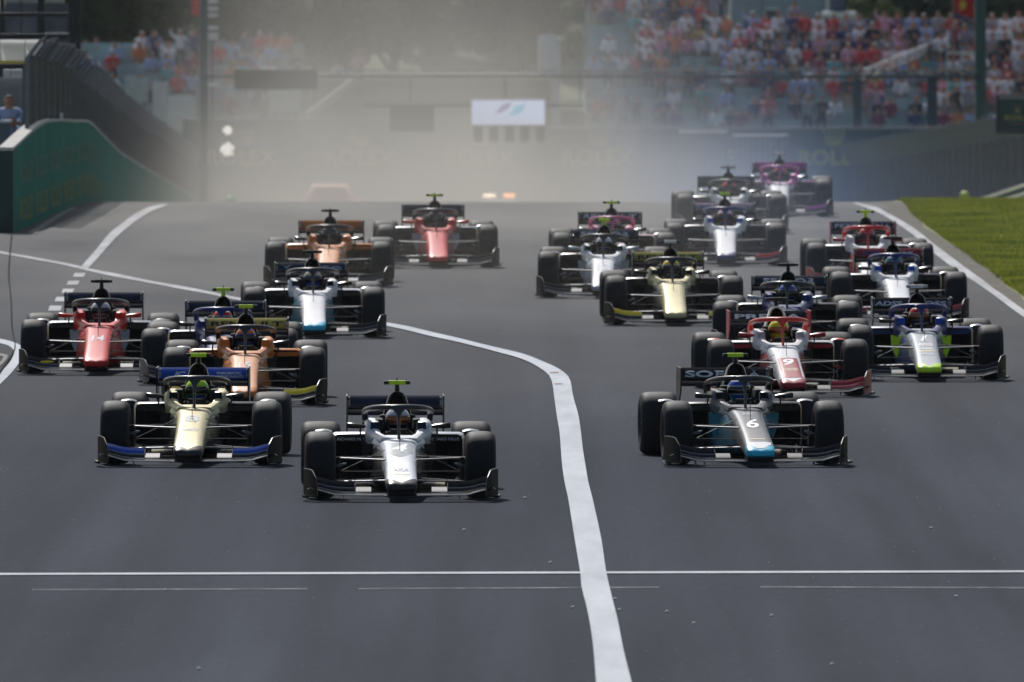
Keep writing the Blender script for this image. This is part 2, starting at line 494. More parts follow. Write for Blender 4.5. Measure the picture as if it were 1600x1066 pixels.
# pale concrete beside the pit wall, dark joint
strip('concrete_apron', zz([(62, 222), (150, 170), (250, 115), (340, 80), (420, 62)], 0, 300, s2), zz([(190, 216), (270, 165), (350, 118), (420, 80), (450, 70)], 0, 300, s2), 0.004, mat('pale_concrete', (0.15, 0.145, 0.135), 0.9, spec=0.05, var=0.25, vscale=1.5))
strip('edge_strip', zz([(142, 212), (220, 165), (300, 115), (370, 82)], 0, 300, s2), zz([(188, 216), (262, 165), (335, 118), (408, 80)], 0, 300, s2), 0.012, mat('bright_concrete', (0.34, 0.33, 0.31), 0.9, spec=0.05, var=0.3, vscale=2))
strip('asphalt_seam', zz([(58, 222), (49, 320), (42, 430), (55, 560), (59, 700), (75, 780), (68, 832), (0, 930), (-40, 985)], 0, 300, s2),
      zz([(64, 222), (55, 320), (48, 430), (60, 560), (65, 700), (80, 782), (74, 834), (8, 934), (-30, 990)], 0, 300, s2), 0.016, mat('bitumen_seam', (0.016, 0.016, 0.018), 0.95, var=0.5, vscale=3, spec=0.02))
# rubber marks in faint arcs
M_RUB = mat('rubber_streak', (0.034, 0.035, 0.039), 0.7, var=0.4, vscale=1.2)
# small debris on the tarmac
gd = G()
for px, py in [(725, 829), (820, 779), (1455, 826), (895, 950), (961, 937), (968, 954), (1042, 957), (1084, 975), (311, 1046), (1206, 963), (1300, 1039), (1494, 933), (259, 923), (860, 880), (150, 433), (1385, 331)]:
    p = gp(px, py); r = 0.013
    gd.ell((p.x, p.y, 0.008), (r * 1.3, r * 2.5, 0.010), nu=6, nv=4)
for _ in range(260):
    p = gp(random.uniform(0, 1600), random.uniform(520, 1066)); r = random.uniform(0.002, 0.005)
    gd.ell((p.x, p.y, 0.004), (r, r * 2.0, r), nu=5, nv=3)
tag(put('rubber_crumbs', gd, mat('pale_debris', (0.42, 0.42, 0.44), 0.8)), 'pale crumbs of debris scattered on the asphalt', 'debris', kind='stuff')

# grass verge: base sheet and blades
ge = zz([(300, 96), (340, 170), (450, 262), (560, 345), (680, 432), (800, 522), (940, 622), (1060, 722), (1180, 802), (1260, 862), (1400, 960), (1700, 1160)], 1340, 300, s3)
def verge_material(blades=False):
    m = bpy.data.materials.new('verge_turf'); m.use_nodes = True; nt = m.node_tree; N = nt.nodes; L = nt.links
    b = N["Principled BSDF"]; b.inputs["Roughness"].default_value = 0.9
    tc = N.new("ShaderNodeTexCoord"); n = N.new("ShaderNodeTexNoise"); n.inputs["Scale"].default_value = 0.7; n.inputs["Detail"].default_value = 8
    L.new(tc.outputs['Object'], n.inputs['Vector'])
    r = N.new("ShaderNodeValToRGB"); e = r.color_ramp.elements
    e[0].position = 0.36; e[0].color = (0.075, 0.110, 0.016, 1); e[1].position = 0.66; e[1].color = (0.24, 0.25, 0.04, 1)
    L.new(n.outputs['Fac'], r.inputs['Fac']); L.new(r.outputs['Color'], b.inputs['Base Color'])
    if blades:
        t = N.new('ShaderNodeBsdfTranslucent'); L.new(r.outputs['Color'], t.inputs['Color']); x = N.new('ShaderNodeMixShader'); x.inputs[0].default_value = .55
        L.new(b.outputs[0], x.inputs[1]); L.new(t.outputs[0], x.inputs[2]); L.new(x.outputs[0], N['Material Output'].inputs['Surface'])
    return m
edge = [on_ground(x, y, 0.0) for x, y in ge]
ys = [140.0] + list(np.linspace(206, 330, 32)) + [335, 340, 350, 370, 400, 440, 480, 520, 560, 600]
exy = sorted([(p.y, p.x) for p in edge])
def verge_x(Y): return float(np.interp(Y, [e[0] for e in exy], [e[1] for e in exy]))
me = bpy.data.meshes.new('grass_verge')
vs = []
for y in ys:
    x = verge_x(y) + 0.05 * sin(y * 1.7) + 0.03 * sin(y * 4.1)
    vs += [(x + 0.14, y, ground_z(y) + 0.012), (x + 0.40, y, ground_z(y) + 0.05), (45, y, ground_z(y) + 0.06)]
me.from_pydata(vs, [], [(3 * i + j, 3 * i + j + 1, 3 * i + j + 4, 3 * i + j + 3) for i in range(len(ys) - 1) for j in range(2)])
tag(link('verge_ground', me, verge_material()), kind='structure')
# dirt strip next to the white line
g = G(); vv = []
for y in ys[:-8]:
    x = verge_x(y)
    vv += [(x - 0.22, y, ground_z(y) + 0.004), (x + 0.28, y, ground_z(y) + 0.02)]
g.add(vv, [(2 * i, 2 * i + 1, 2 * i + 3, 2 * i + 2) for i in range(len(vv) // 2 - 1)])
tag(put('dirt_strip', g, mat('verge_dirt', (0.085, 0.075, 0.055), 0.95, var=0.5, vscale=3, bump=0.5, bscale=20), smooth=False), kind='structure')
NB = 170000
by = rng.uniform(236, 336, NB); bx0 = np.array([verge_x(y) for y in np.linspace(236, 336, 400)])
bx = np.interp(by, np.linspace(236, 336, 400), bx0) + 0.12 + rng.random(NB) ** 1.3 * 5.2
keep = rng.random(NB) < np.clip((bx - np.interp(by, np.linspace(236, 336, 400), bx0)) * 5.0 - .5, 0.05, 1)
by = by[keep]; bx = bx[keep]; NB = len(by)
bz = np.array([ground_z(y) for y in np.linspace(236, 336, 400)]); bz = np.interp(by, np.linspace(236, 336, 400), bz) + 0.035
hh = rng.uniform(0.03, 0.085, NB); an = rng.uniform(0, 2 * pi, NB); ww = rng.uniform(0.006, 0.014, NB)
lx = rng.normal(0, 0.02, NB); ly = rng.normal(0, 0.02, NB)
co = np.empty((NB, 3, 3))
co[:, 0] = np.stack([bx - ww * np.cos(an), by - ww * np.sin(an), bz], 1)
co[:, 1] = np.stack([bx + ww * np.cos(an), by + ww * np.sin(an), bz], 1)
co[:, 2] = np.stack([bx + lx, by + ly, bz + hh], 1)
me = bpy.data.meshes.new('grass')
me.vertices.add(NB * 3); me.vertices.foreach_set('co', co.ravel())
me.loops.add(NB * 3); me.loops.foreach_set('vertex_index', np.arange(NB * 3))
me.polygons.add(NB); me.polygons.foreach_set('loop_start', np.arange(NB) * 3); me.polygons.foreach_set('loop_total', np.full(NB, 3))
me.update()
tag(link('grass', me, verge_material(True)), 'short green grass growing on the verge right of the track', 'grass', kind='stuff')

# ------------------------------------------------------------------ people
def skin_body(name, joints, edges, subdiv=1):
    """joints: name -> (x, y, z, radius); returns mesh plus joint list for material choice"""
    names = list(joints); idx = {n: i for i, n in enumerate(names)}
    bm = bmesh.new(); lay = bm.verts.layers.skin.verify()
    vs = []
    for n in names:
        x, y, z, r = joints[n]
        v = bm.verts.new((x, y, z)); v[lay].radius = (r, r); v[lay].use_root = (n == names[0]); vs.append(v)
    for a, b in edges: bm.edges.new((vs[idx[a]], vs[idx[b]]))
    me = bpy.data.meshes.new(name + "_skeleton"); bm.to_mesh(me); bm.free()
    o = bpy.data.objects.new(name + "_skeleton", me); COL.objects.link(o)
    o.modifiers.new('skin', 'SKIN'); s = o.modifiers.new('sub', 'SUBSURF'); s.levels = subdiv; s.render_levels = subdiv
    dg = bpy.context.evaluated_depsgraph_get(); dg.update()
    out = bpy.data.meshes.new_from_object(o.evaluated_get(dg))
    out.name = name
    bpy.data.objects.remove(o); bpy.data.meshes.remove(me)
    out.materials.clear()
    out.polygons.foreach_set('use_smooth', [True] * len(out.polygons))
    jl = [(n, Vector(joints[n][:3])) for n in names]
    def near(c): return min(jl, key=lambda j: (j[1] - c).length)[0]
    return out, near

def person_mesh(name, pose):
    if pose == 'sit':
        J = {'pelvis': (0, 0.05, 0.47, .15), 'waist': (0, 0.04, 0.66, .13), 'chest': (0, 0.02, 0.87, .155), 'neck': (0, 0, 1.06, .055), 'head': (0, -0.02, 1.17, .095), 'crown': (0, -0.01, 1.27, .085),
             'shl': (-.19, .02, .97, .065), 'ell': (-.25, -.05, .74, .045), 'hal': (-.14, -.27, .66, .035), 'shr': (.19, .02, .97, .065), 'elr': (.25, -.05, .74, .045), 'har': (.14, -.27, .66, .035),
             'hpl': (-.1, -.02, .46, .09), 'knl': (-.13, -.42, .48, .065), 'ftl': (-.13, -.42, .08, .045), 'hpr': (.1, -.02, .46, .09), 'knr': (.13, -.42, .48, .065), 'ftr': (.13, -.42, .08, .045)}
    elif pose == 'cheer':
        J = {'pelvis': (0, 0, 0.92, .14), 'waist': (0, 0, 1.1, .125), 'chest': (0, 0, 1.32, .15), 'neck': (0, 0, 1.5, .055), 'head': (0, -0.02, 1.6, .095), 'crown': (0, -0.01, 1.7, .085),
             'shl': (-.19, 0, 1.42, .06), 'ell': (-.38, -.05, 1.55, .045), 'hal': (-.33, -.06, 1.8, .035), 'shr': (.19, 0, 1.42, .06), 'elr': (.30, -.08, 1.22, .045), 'har': (.2, -.25, 1.3, .035),
             'hpl': (-.1, 0, .85, .085), 'knl': (-.11, -.02, .5, .06), 'ftl': (-.11, 0, .06, .045), 'hpr': (.1, 0, .85, .085), 'knr': (.11, -.02, .5, .06), 'ftr': (.11, 0, .06, .045)}
    else:
        J = {'pelvis': (0, 0, 0.92, .14), 'waist': (0, 0, 1.1, .125), 'chest': (0, 0, 1.32, .15), 'neck': (0, 0, 1.5, .055), 'head': (0, -0.02, 1.6, .095), 'crown': (0, -0.01, 1.7, .085),
             'shl': (-.19, 0, 1.42, .06), 'ell': (-.26, .02, 1.16, .045), 'hal': (-.22, -.12, .95, .035), 'shr': (.19, 0, 1.42, .06), 'elr': (.26, .02, 1.16, .045), 'har': (.12, -.22, 1.2, .035),
             'hpl': (-.1, 0, .85, .085), 'knl': (-.11, -.02, .5, .06), 'ftl': (-.11, 0, .06, .045), 'hpr': (.1, 0, .85, .085), 'knr': (.11, -.02, .5, .06), 'ftr': (.11, 0, .06, .045)}
    E = [('pelvis', 'waist'), ('waist', 'chest'), ('chest', 'neck'), ('neck', 'head'), ('head', 'crown'), ('chest', 'shl'), ('shl', 'ell'), ('ell', 'hal'), ('chest', 'shr'), ('shr', 'elr'), ('elr', 'har'),
         ('pelvis', 'hpl'), ('hpl', 'knl'), ('knl', 'ftl'), ('pelvis', 'hpr'), ('hpr', 'knr'), ('knr', 'ftr')]
    me, near = skin_body(name, J, E, 1)
    mi = []
    for p in me.polygons:
        n = near(p.center)
        if n in ('waist', 'chest', 'shl', 'shr', 'ell', 'elr'): k = 0
        elif n in ('neck', 'head', 'hal', 'har'): k = 1
        elif n == 'crown': k = 3
        else: k = 2
        mi.append(k)
    me.polygons.foreach_set('material_index', mi)
    return me

M_SKIN = mat('skin', (0.42, 0.22, 0.14), 0.6, var=0.1)
M_HAIR = [mat('hair_dark', (0.02, 0.014, 0.01), 0.7), mat('hair_blond', (0.28, 0.18, 0.08), 0.7), mat('white_cap', (0.7, 0.7, 0.7), 0.8), mat('red_cap', (0.5, 0.02, 0.02), 0.8)]
HAIRN = ['dark hair', 'blond hair', 'white cap', 'red cap']
M_TROU = [mat('trousers_navy', (0.02, 0.025, 0.05), 0.9), mat('trousers_grey', (0.10, 0.10, 0.10), 0.9), mat('trousers_beige', (0.28, 0.23, 0.16), 0.9)]
SHIRTS = [('white', (0.80, 0.81, 0.88), 11), ('red', (0.60, 0.05, 0.07), 6), ('navy', (0.05, 0.07, 0.20), 6), ('black', (0.03, 0.03, 0.045), 6), ('orange', (0.70, 0.22, 0.09), 3), ('pale blue', (0.36, 0.45, 0.72), 6),
          ('grey', (0.32, 0.33, 0.40), 6), ('maroon', (0.26, 0.05, 0.10), 4), ('turquoise', (0.10, 0.42, 0.46), 2), ('pink', (0.65, 0.36, 0.50), 4), ('yellow', (0.6, 0.52, 0.15), .4)]
M_SHIRT = {n: mat('shirt_' + n.replace(' ', '_'), c, 0.9, var=0.12, vscale=8) for n, c, w in SHIRTS}
PM = {k: person_mesh('spectator_' + k, k) for k in ('sit', 'stand', 'cheer')}
def person(pose, shirt, hair, trou, loc, rz=0.0, name='person', skin=None):
    return link(name, PM[pose], [M_SHIRT[shirt] if isinstance(shirt, str) else shirt, skin or M_SKIN, M_TROU[trou], M_HAIR[hair]], None, loc, rz)

# ------------------------------------------------------------------ race car template
TEMPL = []          # name, mesh, roles, parent index
def tp(name, g, roles, parent=None, smooth=True, ang=35):
    me = g.mesh(name, smooth, ang)
    if isinstance(roles, str): roles = [roles]
    for _ in roles: me.materials.append(None)
    TEMPL.append((name, me, roles, parent)); return len(TEMPL) - 1

NY = [-1.185, -1.165, -1.13, -1.05, -0.95, -0.6, -0.2, 0.2, 0.6, 0.95, 1.12]
NZT = [0.155, 0.180, 0.198, 0.222, 0.245, 0.315, 0.385, 0.45, 0.512, 0.565, 0.585]
NZB = [0.125, 0.112, 0.106, 0.104, 0.106, 0.125, 0.16, 0.19, 0.20, 0.20, 0.20]
NW = [0.095, 0.125, 0.142, 0.150, 0.153, 0.153, 0.156, 0.163, 0.172, 0.200, 0.27]
def nose_sec(y):
    return np.interp(y, NY, NW), np.interp(y, NY, NZB), np.interp(y, NY, NZT)
def nose_pt(y, a, n=4.5, grow=0.0):
    w, zb, zt = nose_sec(y)
    c, s = cos(a), sin(a)
    x = (w + grow) * math.copysign(abs(c) ** (2 / n), c)
    z = (zb + zt) / 2 + ((zt - zb) / 2 + grow) * math.copysign(abs(s) ** (2 / n), s)
    return (x, y, z)
def nose_top(x, y, up_=0.003):
    w, zb, zt = nose_sec(y)
    q = min(0.999, abs(x) / w)
    return (zb + zt) / 2 + (zt - zb) / 2 * (1 - q ** 4.5) ** (1 / 4.5) + up_

def ringsT(ys, fn): return [fn(y) for y in ys]
NA = 36
angs = [2 * pi * k / NA for k in range(NA)]
def chev(a):      # where the tip colour ends: pointed forward in the middle
    x = abs(cos(a)) ** (2 / 4.5)
    if sin(a) <= 0: return -0.97
    return -1.135 + 0.165 * x
def build_car_template():
    # nose
    g = G(); rings = []
    for s in [0, .1, .22, .4, .7, 1]:
        rings.append([nose_pt(-1.185 + (chev(a) + 1.185) * s, a) for a in angs])
    g.loft(rings, 0, (True, False)); tip = tp('nose_tip', g, 'tip')
    g = G(); rings = []
    for s in [0, .03, .08, .16, .3, .45, .6, .75, .9, 1]:
        rings.append([nose_pt(chev(a) + (1.12 - chev(a)) * s, a) for a in angs])
    g.loft(rings, 0, (False, True)); nose = tp('nose', g, 'nose')
    # thin panel seam where the nose joins the chassis
    g = G(); g.loft([[nose_pt(yy, a, grow=0.0015) for a in angs if sin(a) > -0.2] for yy in (0.735, 0.742)], 0, (False, False), False)
    tp('nose_seam', g, 'dark', nose)
    g = G(); g.bbox((0, -.99, .096), (.265, .30, .048), .012); tp('nose_keel', g, 'dark')
    # splitter pylons below nose
    for sx in (-1, 1):
        g = G(); g.plate([(sx * .115, -1.02, .125), (sx * .115, -.70, .14), (sx * .125, -.72, .085), (sx * .125, -.98, .085)], .02)
        tp('nose_pylon', g, 'carbon')
    # monocoque flanks
    g = G(); rings = []
    for y, w, zb, zt, n in [(.45, .13, .12, .45, 3), (.7, .20, .09, .50, 3), (1.0, .26, .07, .545, 3), (1.35, .30, .06, .57, 3.5), (2.2, .31, .06, .58, 4), (2.9, .25, .06, .50, 4)]:
        rings.append([(w * math.copysign(abs(cos(a)) ** (2 / n), cos(a)), y, (zb + zt) / 2 + (zt - zb) / 2 * math.copysign(abs(sin(a)) ** (2 / n), sin(a))) for a in angs])
    g.loft(rings); tp('monocoque', g, 'flank')
    # cockpit surround: U section
    g = G(); rings = []
    for y, w, zt, iw, iz in [(.90, .185, .566, .02, .560), (1.02, .215, .582, .10, .572), (1.16, .245, .600, .15, .56), (1.28, .275, .618, .175, .50), (1.345, .308, .655, .185, .46), (1.385, .324, .700, .185, .45), (1.45, .330, .718, .185, .45), (1.8, .332, .722, .20, .45), (2.05, .325, .728, .20, .45), (2.25, .29, .72, .18, .5)]:
        zb = .47
        P_ = [(-w * .86, zb), (-w * .95, zb + .03), (-w, (zb + zt) / 2), (-w * .985, zt - .03), (-w * .93, zt - .006), (-(w + iw) / 2, zt), (-iw - .015, zt - .004), (-iw, zt - .02), (-iw * .95, iz)]
        ring = [(x, y, z) for x, z in P_] + [(0, y, iz - 0.002)] + [(-x, y, z) for x, z in reversed(P_)] + [(0, y, zb - .02)]
        rings.append(ring)
    g.loft(rings); ck = tp('cockpit_surround', g, 'cockpit')
    for sx in (-1, 1):
        g = G(); g.bbox((sx * .185, 1.74, .675), (.075, .50, .11), .02); tp('headrest_pad', g, 'dark', ck)
        g = G(); g.plate([(sx * .276, 1.312, .618), (sx * .185, 1.312, .618), (sx * .185, 1.366, .704), (sx * .272, 1.366, .704)], .006)
        tp('side_panel', g, 'sidepanel', ck, False)
    g = G(); g.bbox((0, 2.05, .66), (.36, .12, .2), .03); tp('headrest_pad', g, 'dark', ck)
    # steering wheel
    g = G(); g.bbox((0, 1.30, .60), (.15, .03, .08), .01)
    for sx in (-1, 1): g.tube([(sx * .085, 1.30, .555), (sx * .11, 1.30, .60), (sx * .085, 1.30, .645)], .014)
    tp('steering_wheel', g, 'dark')
    # cockpit dash cover
    # halo
    hp = [(.315, 2.10, .69), (.325, 2.02, .745), (.325, 1.85, .79), (.322, 1.65, .812), (.30, 1.45, .832), (.25, 1.28, .848), (.17, 1.16, .858), (.08, 1.10, .862), (0, 1.09, .863)]
    pts = hp + [(-x, y, z) for x, y, z in reversed(hp[:-1])]
    pts = [tuple(p) for p in smooth_pts(pts, 3)]
    g = G(); g.tube(pts, .031, 12, flat=0.85); halo = tp('halo', g, 'halo')
    for sx in (-1, 1):
        g = G(); g.tube([(sx * .315, 2.12, .64), (sx * .315, 2.10, .69)], [.035, .03], 10)
        tp('halo_mount', g, 'halod', halo)
        g = G(); g.tube([(sx * .325, 1.86, .785), (sx * .318, 1.87, .71)], [.024, .030], 8); tp('halo_mount', g, 'halod', halo)
    g = G(); rings = []
    for z, w, d, y in [(.555, .016, .05, .905), (.66, .014, .045, .955), (.74, .016, .04, 1.00), (.78, .022, .04, 1.03), (.81, .036, .04, 1.05), (.835, .060, .042, 1.07), (.855, .10, .045, 1.085), (.878, .09, .035, 1.09), (.888, .05, .02, 1.092)]:
        rings.append([(w * cos(a), y + d * sin(a), z) for a in [2 * pi * k / 16 for k in range(16)]])
    g.loft(rings); tp('halo_pillar', g, 'halo', halo)
    # engine cover and intake
    g = G(); rings = []
    def bell(y, zt, wt, wm, wb, zb, sc=1.0):
        pr = [(0, zt), (.35 * wt, zt - .006), (.7 * wt, zt - .022), (wt, zt - .055), (wt + (wm - wt) * .5, zt - .13), (wm, zt - .20), (wb, zb + .03), (wb * .95, zb)]
        return [(x, y, z) for x, z in pr] + [(-x, y, z) for x, z in reversed(pr[1:])]
    for y, zt, wt, wm, wb, zb in [(2.16, .985, .082, .128, .17, .60), (2.19, .993, .088, .133, .175, .58), (2.4, .985, .082, .13, .2, .50), (2.8, .92, .06, .12, .26, .42), (3.3, .78, .035, .09, .2, .34), (3.75, .56, .02, .06, .1, .28)]:
        rings.append(bell(y, zt, wt, wm, wb, zb))
    g.loft(rings, 0, (False, True)); ec = tp('engine_cover', g, 'airbox')
    g = G(); a0 = bell(2.16, .985, .082, .128, .17, .60); a1 = bell(2.17, .970, .068, .110, .145, .62); a2 = bell(2.45, .93, .04, .07, .09, .66)
    g.loft([a0, a1], 0, (False, False)); tp('intake_rim', g, 'rimcol', ec)
    g = G(); g.loft([a1, a2], 0, (False, True)); tp('air_intake', g, 'dark', ec)
    # camera pod
    g = G(); g.tube([(0, 2.26, .97), (0, 2.28, 1.055)], [.030, .022], 10, up=(0, 1, 0)); cp_ = tp('camera_stem', g, 'stem')
    g = G(); g.bbox((0, 2.28, 1.068), (.262, .075, .036), .008); tp('camera_pod', g, 'podend', cp_)
    g = G(); g.bbox((0, 2.279, 1.069), (.166, .081, .041), .006); tp('camera_cover', g, 'pod', cp_)
    g = G(); g.tube([(0, 2.27, 1.08), (0, 2.275, 1.115)], .006, 6, up=(0, 1, 0)); tp('antenna', g, 'dark', cp_)
    # pitot
    g = G(); g.tube([(.0, .25, .455), (.0, .27, .60)], .0035, 6, up=(0, 1, 0)); g.tube([(0, .27, .60), (0, .22, .602)], .003, 6); tp('pitot_tube', g, 'dark')
    for sx in (-1, 1):
        # mirrors
        g = G()
        g.loft([[(sx * x, y, z) for (y, z) in [(1.10 - d * .5, z0 - h), (1.10 - d, z0 - h * .5), (1.10 - d, z0 + h * .5), (1.10 - d * .5, z0 + h), (1.10 + d, z0 + h), (1.10 + d, z0 - h)]]
                for x, z0, h, d in [(.325, .672, .014, .02), (.36, .674, .020, .03), (.42, .678, .026, .038), (.50, .682, .028, .04), (.512, .682, .020, .03)]])
        mi_ = tp('mirror', g, 'mirror', None, True, 50)
        g = G(); g.bbox((sx * .44, 1.142, .68), (.11, .004, .04), .001); tp('mirror_glass', g, 'mglass', mi_)
        g = G(); g.tube(smooth_pts([(sx * .375, 1.1, .66), (sx * .378, 1.1, .60), (sx * .36, 1.1, .545), (sx * .32, 1.1, .505), (sx * .27, 1.1, .485)], 3), .0085, 8); tp('mirror_stalk', g, 'dark', mi_)
        # sidepods with open mouths
        g = G(); rings = []
        def pod(y, x0, x1, zb, zt, r=.05):
            pr = [(x0, zb), (x1 - r, zb), (x1 - .3 * r, zb + .3 * r), (x1, zb + r), (x1, zt - r), (x1 - .3 * r, zt - .3 * r), (x1 - r, zt), (x0, zt + .004)]
            return [(sx * x, y, z) for x, z in pr]
        outer = [pod(1.66, .26, .638, .14, .575), pod(1.68, .255, .642, .13, .588), pod(1.9, .25, .665, .1, .592), pod(2.4, .24, .64, .08, .55), pod(2.9, .2, .45, .07, .42), pod(3.2, .15, .3, .08, .32)]
        g.loft(outer, 0, (False, True)); g.m = [1 if (k % 8) < 4 else 0 for k in range(len(g.m))]; sp = tp('sidepod', g, ['podbody', 'podlow'])
        g = G(); g.loft([pod(1.66, .26, .638, .14, .575), pod(1.665, .262, .634, .142, .553), pod(2.1, .33, .5, .2, .46)], 0, (False, True)); tp('side_inlet', g, 'dark', sp)
        g = G(); g.plate([(sx * .27, 1.652, .505), (sx * .60, 1.652, .505), (sx * .632, 1.652, .53), (sx * .632, 1.652, .556), (sx * .27, 1.652, .556)], .006); tp('inlet_lip', g, 'lip', sp)
        g = G()
        g.loft([[(sx * x, 2.25 - c * .5, z - .004), (sx * x, 2.25 - c * .2, z + .004), (sx * x, 2.25 + c * .5, z + .012), (sx * x, 2.25 + c * .5, z + .004)] for x, z, c in [(.645, .582, .05), (.69, .597, .055), (.74, .600, .055), (.79, .592, .045), (.81, .586, .03)]])
        g.tube([(sx * .645, 2.2, .52), (sx * .645, 2.2, .59)], .006, 6)
        tp('shoulder_winglet', g, 'winglet', sp)
        # bargeboard
        g = G()
        g.plate([(sx * .215, 1.05, .50), (sx * .365, 1.16, .50), (sx * .355, 1.16, .36), (sx * .30, 1.12, .235), (sx * .225, 1.06, .36)], .012)
        tp('bargeboard', g, 'vane')
        g = G()
        for k in range(3):
            g.plate([(sx * (.46 + .05 * k), 1.2 + .08 * k, .05), (sx * (.50 + .05 * k), 1.55 + .05 * k, .05), (sx * (.50 + .05 * k), 1.55 + .05 * k, .17), (sx * (.46 + .05 * k), 1.28 + .08 * k, .15)], .006)
        tp('floor_vane', g, 'carbon')
        # suspension
        def arm(a, b, r=.012): 
            g = G(); a = (sx * a[0], a[1], a[2]); b = (sx * b[0], b[1], b[2]); g.tube([a, b], r, 10, flat=.45); return g
        tp('suspension_arm', arm((.15, -.22, .385), (.66, -.02, .40), .022), 'steel')
        tp('suspension_arm', arm((.16, .38, .40), (.66, .02, .40), .018), 'carbon')
        tp('suspension_arm', arm((.14, -.26, .185), (.67, -.02, .165), .022), 'steel')
        tp('suspension_arm', arm((.15, .35, .19), (.67, .02, .165), .018), 'carbon')
        tp('pushrod', arm((.15, .10, .47), (.60, .02, .26), .010), 'carbon')
        tp('track_rod', arm((.15, -.15, .27), (.66, -.12, .27), .010), 'carbon')
        tp('suspension_arm', arm((.12, 2.9, .33), (.60, 3.12, .42), .018), 'carbon')
        tp('suspension_arm', arm((.12, 2.85, .17), (.60, 3.12, .16), .018), 'carbon')
        tp('drive_shaft', arm((.1, 3.135, .28), (.60, 3.135, .33), .018), 'carbon')
        g = G(); g.tube([(sx * .625, -.04, .318), (sx * .575, -.10, .332), (sx * .535, -.15, .350)], [.026, .021, .012], 10, flat=.75); g.bbox((sx * .605, .0, .30), (.05, .16, .22), .02, 1); tp('brake_duct', g, ['winglet', 'dark'])
        # wheels
        for kind, yc, xo, w in (('front', 0.0, .933, .300), ('rear', 3.135, .945, .395)):
            R = .330; c = (sx * (xo - w / 2), yc, R)
            hw = w / 2
            prof = [(-hw + .035, .175), (-hw + .012, .195), (-hw + .002, .225), (-hw, .255), (-hw + .006, .285), (-hw + .020, .305), (-hw + .040, .319), (-hw + .065, .326), (-hw + .10, .329), (0, .331), (hw - .10, .329), (hw - .065, .326), (hw - .040, .319), (hw - .020, .305), (hw - .006, .285), (hw, .255), (hw - .002, .225), (hw - .012, .195), (hw - .035, .175)]
            g = G()
            g.lathe_x([(-hw + .035, .178), (-hw + .05, .165), (0, .155), (hw - .05, .165), (hw - .035, .178)], c, 40)
            o = sx
            g.lathe_x([(o * (hw - .06), .165), (o * (hw - .075), .12), (o * (hw - .055), .05), (o * (hw - .04), .035), (o * (hw - .02), .03), (o * (hw - .02), .0005)], c, 24)
            for k in range(8):
                a = 2 * pi * k / 8
                g.tube([(c[0] + o * (hw - .05), c[1] + .04 * cos(a), c[2] + .04 * sin(a)), (c[0] + o * (hw - .035), c[1] + .10 * cos(a), c[2] + .10 * sin(a)), (c[0] + o * (hw - .04), c[1] + .165 * cos(a), c[2] + .165 * sin(a))], [.014, .011, .014], 6)
            g.lathe_x([(-o * (hw - .08), .16), (-o * (hw - .08), .02)], c, 24)
            wh = tp('wheel', g, 'rim')
            g = G(); g.lathe_x(prof, c, 64); tp('tyre', g, 'tyre', wh)
            for q in (-1, 1):
                g = G(); g.lathe_x([(q * (hw + .0015), .250), (q * (hw + .0005), .236)], c, 48); tp('sidewall_band', g, 'band', wh)
    # floor
    g = G(); g.plate([(-.2, .75, .045), (-.45, 1.2, .045), (-.72, 1.7, .045), (-.74, 2.6, .045), (-.5, 3.3, .045), (.5, 3.3, .045), (.74, 2.6, .045), (.72, 1.7, .045), (.45, 1.2, .045), (.2, .75, .045)], .02)
    tp('floor_panel', g, 'carbon')
    g = G(); g.bbox((0, 3.3, .27), (.26, .9, .22), .03); g.bbox((0, 3.95, .30), (.12, .5, .1), .02); tp('gearbox', g, 'carbon')
    g = G(); g.bbox((0, 4.22, .30), (.09, .03, .08), .01); tp('rain_light', g, 'rainl')
    g = G(); g.plate([(-.4, 3.3, .06), (.4, 3.3, .06), (.4, 3.9, .2), (-.4, 3.9, .2)], .012); tp('diffuser', g, 'carbon')
    # front wing
    g = G(); rings = []
    def foil(x, yl, yt, zl, zt, th):   # closed little aerofoil between leading and trailing edge
        dy, dz = yt - yl, zt - zl
        return [(x, yl, zl), (x, yl + .15 * dy, zl + .15 * dz + th * .55), (x, yl + .5 * dy, zl + .5 * dz + th * .5), (x, yt, zt + .001), (x, yt, zt - .001), (x, yl + .5 * dy, zl + .5 * dz - th * .4), (x, yl + .12 * dy, zl + .12 * dz - th * .45)]
    for x, yl, yt, zl, zt in [(-.86, -.98, -.78, .115, .135), (-.82, -1.0, -.78, .118, .137), (-.74, -1.03, -.78, .098, .115), (-.65, -1.06, -.78, .072, .095), (-.45, -1.08, -.80, .066, .09), (-.25, -1.10, -.85, .066, .085), (0, -1.12, -.88, .066, .082),
                              (.25, -1.10, -.85, .066, .085), (.45, -1.08, -.80, .066, .09), (.65, -1.06, -.78, .072, .095), (.74, -1.03, -.78, .098, .115), (.82, -1.0, -.78, .118, .137), (.86, -.98, -.78, .115, .135)]:
        rings.append(foil(x, yl, yt, zl, zt, .016))
    g.loft(rings); fw = tp('front_wing', g, 'carbon', None, True, 60)
    for sx in (-1, 1):
        g = G(); g.loft([foil(sx * x, yl, yt, zl, zt, .010) for x, yl, yt, zl, zt in [(.455, -.84, -.785, .135, .190), (.60, -.84, -.782, .137, .196), (.70, -.83, -.772, .150, .208), (.78, -.82, -.76, .172, .232), (.845, -.80, -.74, .182, .242)]])
        tp('upper_flap', g, 'flap', fw, True, 60)
        g = G(); g.loft([foil(sx * x, yl, yt, zl, zt, .010) for x, yl, yt, zl, zt in [(.455, -.90, -.87, .100, .130), (.60, -.90, -.87, .101, .132), (.70, -.89, -.86, .116, .146), (.78, -.88, -.85, .138, .168), (.845, -.87, -.84, .148, .178)]])
        tp('lower_flap', g, 'flap2', fw, True, 60)
